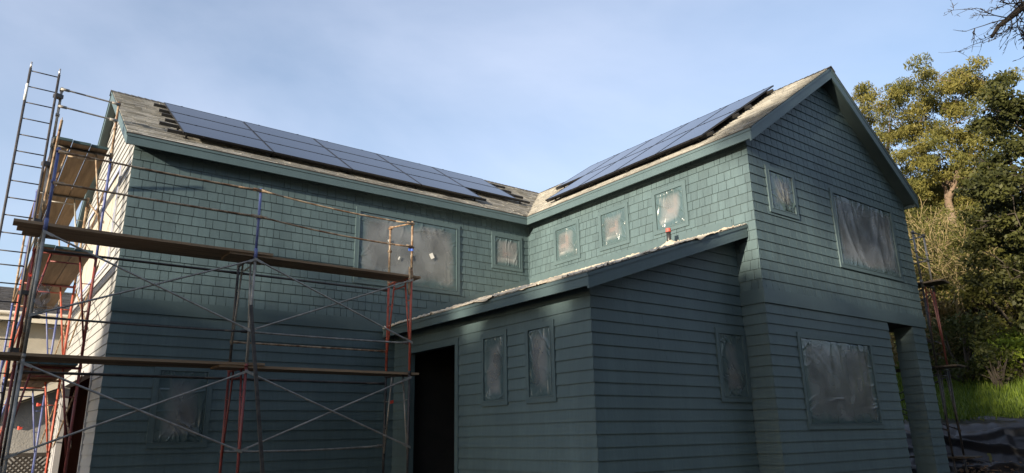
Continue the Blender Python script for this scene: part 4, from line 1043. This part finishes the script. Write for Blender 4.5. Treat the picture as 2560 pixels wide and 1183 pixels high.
# bare pale thicket
bt = tag(empty('bare_thicket_tree', (30.5,11.6,hgt(30.5,11.6))), 'nearly leafless golden tangled tree between the house corner and the eucalyptus', 'tree')
rnd = random.Random(31); mb = MB(); tips = []
for k in range(11):
    a = rnd.random()*6.28; base = Vector((30.5+rnd.gauss(0,.6),11.4+rnd.gauss(0,.9),hgt(30.5,11.6)))
    grow(mb, base, (math.cos(a)*.35,math.sin(a)*.35,1), 1.85, .075, 5, tips, rnd, .75, .10, seg=4, kids=(2,3), shrink=.76, minr=.011, wob=.2)
mb.build('branches', 'twig', bt)
cen, a, b, tn = clumps([tuple(t) for t in tips[::2]], [.42]*len(tips[::2]), 150, .055, .3); quads_obj('sparse_foliage', cen, a, b, 'shrub', bt, tn)
# far wood behind everything on the slope
cs = []; rd = []; rr = random.Random(77)
for k in range(900):
    az = R(rr.uniform(54, 82)); d = rr.uniform(44, 58); x, y = math.sin(az)*d, math.cos(az)*d; z0 = hgt(x,y)
    top = 15.2 + 1.2*math.sin(az*23) + .8*math.sin(az*51+1)
    cs.append((x, y, z0 - .2 + (top-z0)*rr.random()**.8 if top > z0 else z0+1)); rd.append(rr.uniform(.8,1.6))
cen, a, b, tn = clumps(cs, rd, 110, .15, .2, aspect=.5)
tag(quads_obj('far_wood', cen, a, b, 'wood_far', None, tn), 'mass of olive green woodland far up the slope behind the trees', 'wood', kind='stuff')
# grass on the slope
n = 34000
gx = rng.uniform(22.0, 36, n); gy = gx*rng.uniform(.12, .50, n)
gz = np.array([hgt(float(a), float(b)) for a, b in zip(gx, gy)])
hh = rng.uniform(.04,.19,n)*rng.uniform(.5,1.2,n); cen = np.stack([gx, gy, gz+hh*.8], 1)
a = np.stack([rng.normal(0,.25,n), rng.normal(0,.25,n), np.ones(n)], 1)*hh[:,None]; b = np.stack([rng.normal(0,1,n), rng.normal(0,1,n), np.zeros(n)],1); b /= np.linalg.norm(b,axis=1,keepdims=True); b *= .014
tag(quads_obj('grass', cen, a, b, 'grassblade'), 'fresh green grass on the slope beyond the black plastic', 'grass', kind='stuff')
# near leafless tree whose branch tips hang into the top right corner
nt_ = tag(empty('bare_tree', (9.4,.55,.1)), 'near leafless tree whose dark twigs hang into the top right corner', 'tree')
mb = MB(); rnd = random.Random(41)
mb.path([Vector((9.4,.55,-.2)),Vector((9.3,.5,2.2)),Vector((9.0,.7,4.2)),Vector((8.6,.9,5.9))],[.24,.20,.16,.11],10); mb.build('trunk','oakbark',nt_,True)
mb = MB()
P = [Vector(q) for q in ((8.6,.9,5.9),(7.9,1.25,5.85),(7.45,1.45,5.60),(7.18,1.60,5.32),(7.02,1.72,5.16),(6.97,1.80,5.10),(6.93,1.86,5.00))]
mb.path(P, [.08,.062,.048,.036,.026,.020,.013], 8)
def twig(p, d, L, r, depth):
    d = Vector(d).normalized(); pts = [Vector(p)]; n = 5; rs = [r]
    for k in range(n):
        d = (d + Vector((rnd.gauss(0,.16),rnd.gauss(0,.16),rnd.gauss(0,.16)))).normalized(); pts.append(pts[-1]+d*(L/n)); rs.append(r*(1-.6*(k+1)/n))
    mb.path(pts, rs, 5)
    for q in pts[1:]:
        if rnd.random() < .35: mb.tube(q, q+Vector((rnd.gauss(0,.02),rnd.gauss(0,.02),rnd.gauss(0,.02))), r*1.3, r*.6, 5)
    if depth:
        for k in range(rnd.randint(2,4)):
            q = rnd.choice(pts[1:]); nd = (d + Vector((rnd.gauss(0,.7),rnd.gauss(0,.7),rnd.gauss(0,.7)))).normalized(); twig(q, nd, L*rnd.uniform(.35,.65), r*.6, depth-1)
twig((7.30,1.52,5.42),(-.35,.35,-.9),.62,.009,2); twig((7.02,1.72,5.16),(-.6,.3,.05),.34,.006,2); twig((7.18,1.60,5.32),(-.8,.3,.1),.42,.008,2)
twig((7.45,1.45,5.60),(-.9,.4,.0),.60,.010,2); twig((7.45,1.45,5.60),(-.2,.1,-.9),.50,.008,2); twig((7.18,1.60,5.32),(-.1,.15,-1),.50,.008,2)
twig((7.6,1.38,5.70),(-.1,-.1,-.9),.62,.009,2); twig((7.02,1.72,5.16),(-.5,.5,-.3),.36,.006,1); twig((7.3,1.52,5.42),(-.6,.4,.35),.5,.008,2)
twig((7.8,1.3,5.8),(-.5,.2,.5),.6,.009,2)
for k in range(16):
    q = P[1].lerp(P[4], rnd.random()); twig(q, (rnd.gauss(-.4,.5), rnd.gauss(.2,.4), rnd.gauss(-.45,.6)), rnd.uniform(.3,.6), .006, 2)
mb.build('branch','oakbark',nt_,True)
# unseen trees, behind and left of the viewer: they shade the lower walls
shade_first = {}
def shade_tree(x, y, h, rad, label, seed, n_cl=150, dens=85, base=.56, half=.40):
    rnd = random.Random(seed); t = empty('unseen_tree', (x,y,hgt(x,y))); tag(t, label, 'tree', 'street trees opposite the house')
    mb = MB(); mb.path([Vector((x,y,-.2)),Vector((x+.1,y,h*.3)),Vector((x,y+.1,h*.55))],[.28,.22,.15],8)
    for k in range(5):
        a = k*1.3; mb.path([Vector((x,y,h*.35)),Vector((x+math.cos(a)*rad*.6,y+math.sin(a)*rad*.6,h*.62))],[.12,.04],6)
    mb.build('trunk','oakbark',t)
    cs = []; rd = []
    for k in range(n_cl):
        d = rand_dirs(1)[0]; q = rnd.random()**.4; cs.append((x+d[0]*rad*q, y+d[1]*rad*q, h*base + d[2]*h*half*q)); rd.append(rnd.uniform(.7,1.15))
    cen, a, b, tn = clumps(cs, rd, dens, .26, .1, aspect=.6); quads_obj('crown', cen, a, b, 'oak', t, tn)
SHADE = [(-31.8,5.1,12.3,2.0),(-32.2,3.0,13.9,2.8),(-32.5,.4,14.0,3.1),(-32.0,-2.4,13.8,3.0),(-32.5,-5.3,14.6,3.2),(-31.6,-8.9,15.0,3.6),(-32.2,-12.9,15.6,3.8)]
for k, (x,y,h,rad) in enumerate(SHADE): shade_tree(x, y, h, rad, f"broad dark street tree opposite the house, {ORD[k]} of the row from the gable scaffold", 200+k)

shade_tree(-31.0, -4.95, 19.6, 1.25, 'unseen tall thin tree with a sparse open crown, added to shade the front gable', 260, 24, 26, .84, .15)  # added out of view so its sparse crown dims the sun on the gable
for k, (x,y,h,rad) in enumerate([(-2,-8.5,13.5,4.2),(5,-7.5,12.5,4.2),(12,-8.0,13.5,4.2),(19,-8.5,12.5,4.2)]): shade_tree(x, y, h, rad, f"unseen broad dark tree of the sky-blocking row added behind the viewer, {ORD[k]} counted from the left", 230+k)  # row added out of view to block sky light from the front walls

# ------------------------------------------------------------------ light, sky, camera
SUN = Vector((-.955,-.245,.205)).normalized()
sun = bpy.data.lights.new('sun', 'SUN'); sun.energy = 4.7; sun.angle = R(.8); sun.color = (1.0,.85,.65)
so = bpy.data.objects.new('sun', sun); COL.objects.link(so); so.rotation_euler = SUN.to_track_quat('Z','Y').to_euler(); so.location = (-30,-8,20)
W = bpy.data.worlds.new('World'); S.world = W; W.use_nodes = True
nt = W.node_tree; L = nt.links; bg = nt.nodes['Background']
sky = N(nt, 'ShaderNodeTexSky'); sky.sky_type = 'NISHITA'; sky.sun_disc = False
sky.sun_elevation = math.asin(SUN.z); sky.sun_rotation = math.atan2(SUN.x, SUN.y); sky.air_density = 1.0; sky.dust_density = 1.2; sky.ozone_density = 2.3
tc = N(nt, 'ShaderNodeTexCoord'); mp = N(nt, 'ShaderNodeMapping'); mp.inputs['Scale'].default_value = (1.2,1.2,2.4); mp.inputs['Rotation'].default_value = (.2,.1,.5)
L.new(tc.outputs['Generated'], mp.inputs['Vector'])
no = N(nt, 'ShaderNodeTexNoise', Scale=1.3, Detail=7.0, Roughness=.52, Distortion=.4); L.new(mp.outputs[0], no.inputs['Vector'])
mr = N(nt, 'ShaderNodeMapRange'); mr.inputs[1].default_value = .32; mr.inputs[2].default_value = .72; mr.inputs[3].default_value = .12; mr.inputs[4].default_value = .40
L.new(no.outputs['Fac'], mr.inputs[0])
mx = N(nt, 'ShaderNodeMix', data_type='RGBA'); L.new(mr.outputs[0], mx.inputs[0]); L.new(sky.outputs[0], mx.inputs[6]); mx.inputs[7].default_value = (4.9,5.1,6.0,1)
L.new(mx.outputs[2], bg.inputs['Color']); bg.inputs['Strength'].default_value = .106
cam = bpy.data.cameras.new('camera'); co = bpy.data.objects.new('camera', cam); COL.objects.link(co)
r_ = Vector((0.79779546,-0.60266185,-0.01791917)); u_ = Vector((-0.15056265,-0.22791537,0.96196958)); f_ = Vector((0.58382642,0.764757,0.27256821))
mt = Matrix((r_, u_, -f_)).transposed().to_4x4(); mt.translation = Vector((0,0,1.6)); co.matrix_world = mt
cam.sensor_width = 36; cam.sensor_fit = 'HORIZONTAL'; cam.lens = 1763.592/2560*36; cam.clip_start = .05; cam.clip_end = 2000
S.camera = co
S.view_settings.view_transform = 'Standard'; S.view_settings.look = 'None'; S.view_settings.gamma = 1.0; S.view_settings.exposure = 1.22
